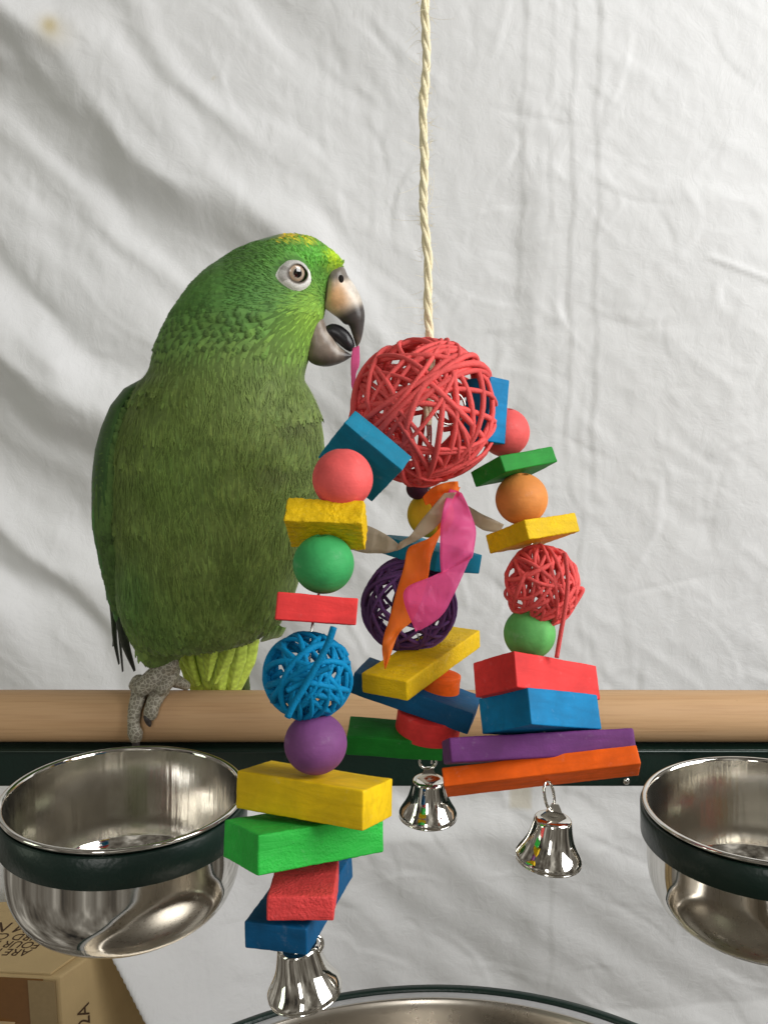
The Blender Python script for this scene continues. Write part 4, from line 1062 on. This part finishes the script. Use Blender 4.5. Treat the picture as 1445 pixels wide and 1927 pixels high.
# foot gripping the dowel
def on_perch(px, py, lift):
    a = at(px, py, 1) - CAM; r = PR + lift; o = CAM - np.array([0, 0, PZ]); A = a[1] ** 2 + a[2] ** 2; B = 2 * (o[1] * a[1] + o[2] * a[2]); Cq = o[1] ** 2 + o[2] ** 2 - r * r
    disc = B * B - 4 * A * Cq
    t = (-B - math.sqrt(disc)) / (2 * A) if disc > 0 else -B / (2 * A)
    return CAM + a * t
def remeshed(balls, voxel):
    bm = bmesh.new()
    for p, r in balls:
        bmesh.ops.create_icosphere(bm, subdivisions=2, radius=r, matrix=Matrix.Translation(Vector(p)))
    me = bpy.data.meshes.new("tmp"); bm.to_mesh(me); bm.free(); o = bpy.data.objects.new("tmp", me); C.objects.link(o)
    md = o.modifiers.new("r", 'REMESH'); md.mode = 'VOXEL'; md.voxel_size = voxel; s = o.modifiers.new("s", 'SMOOTH'); s.factor = .5; s.iterations = 4
    out = bpy.data.meshes.new_from_object(o.evaluated_get(bpy.context.evaluated_depsgraph_get())); bpy.data.objects.remove(o); return out
def chain(pts, n):
    a = np.array([np.r_[p[0], p[1]] for p in pts]); s = smooth_path(a, n); return [(q[:3], q[3]) for q in s]
def build_foot():
    k = 1 / 3060.0; balls = []
    def bp(px, py, r, y): return (at_y(px, py, y), r * k)
    balls += chain([bp(318, 1250, 20, -.006), bp(300, 1266, 20, -.008), bp(283, 1282, 20, -.0125), bp(268, 1294, 17, -.0145)], 16)
    balls += chain([bp(325, 1262, 16, .0), bp(318, 1276, 17, -.006), bp(306, 1294, 15, -.013)], 12)
    balls += chain([bp(300, 1275, 17, -.004), bp(330, 1281, 14, .001), bp(350, 1290, 10, .006)], 10)
    balls += chain([bp(262, 1284, 16, -.006), bp(254, 1290, 12, -.002)], 5)
    t1 = [(264, 1300, 16.5), (259, 1318, 14.2), (255, 1332, 13), (253, 1346, 12), (252, 1358, 11.4), (253, 1370, 12), (255, 1380, 14), (256, 1389, 11.5)]
    t2 = [(304, 1296, 17), (297, 1308, 15), (291, 1320, 14.5), (287, 1330, 13), (285, 1338, 14), (284, 1344, 12.5)]
    for tt in (t1, t2):
        cp = []
        for x, y, r in tt:
            q = on_perch(x, y, r * k * .85)
            if y > 1360 or q[1] > -.015 and y > 1340: q = at_y(x, y, min(q[1], -.0168))
            cp.append((q, r * k))
        cl = chain(cp, len(tt) * 5)
        for i, (p, r) in enumerate(cl): balls.append((p, r * (1 + .075 * math.sin(i * 1.55))))
    me = remeshed(balls, .00055); f = recentre(link("foot", me, M_FOOT)); keep(f, bird)
    for pts in ([(256, 1392, 8.5), (256.5, 1401, 7.5), (257, 1409, 5), (257.5, 1416, 1.5)], [(278, 1346, 8.5), (279, 1354, 7.5), (281, 1361, 5.5), (283, 1367, 2)]):
        P0 = on_perch(pts[0][0], pts[0][1], .0035); P0[1] = min(P0[1], -.0190); path = [];
        for i, (x, y, r) in enumerate(pts):
            path.append(at_y(x, y, P0[1] - .0012 * math.sin(i * .9) ))
        V, F = tube(smooth_path(path, 14), np.interp(np.linspace(0, 1, 14), np.linspace(0, 1, len(pts)), [q[2] * k for q in pts]), 12)
        keep(recentre(link("claw", mesh("claw", V, F), M_CLAW)), f)
    # keep the claws one level below the foot
    for ch in list(f.children):
        ch.matrix_parent_inverse = Matrix.Translation(-Vector(f.location)) @ Matrix.Identity(4)
        ch.matrix_parent_inverse = f.matrix_basis.inverted()
build_foot()
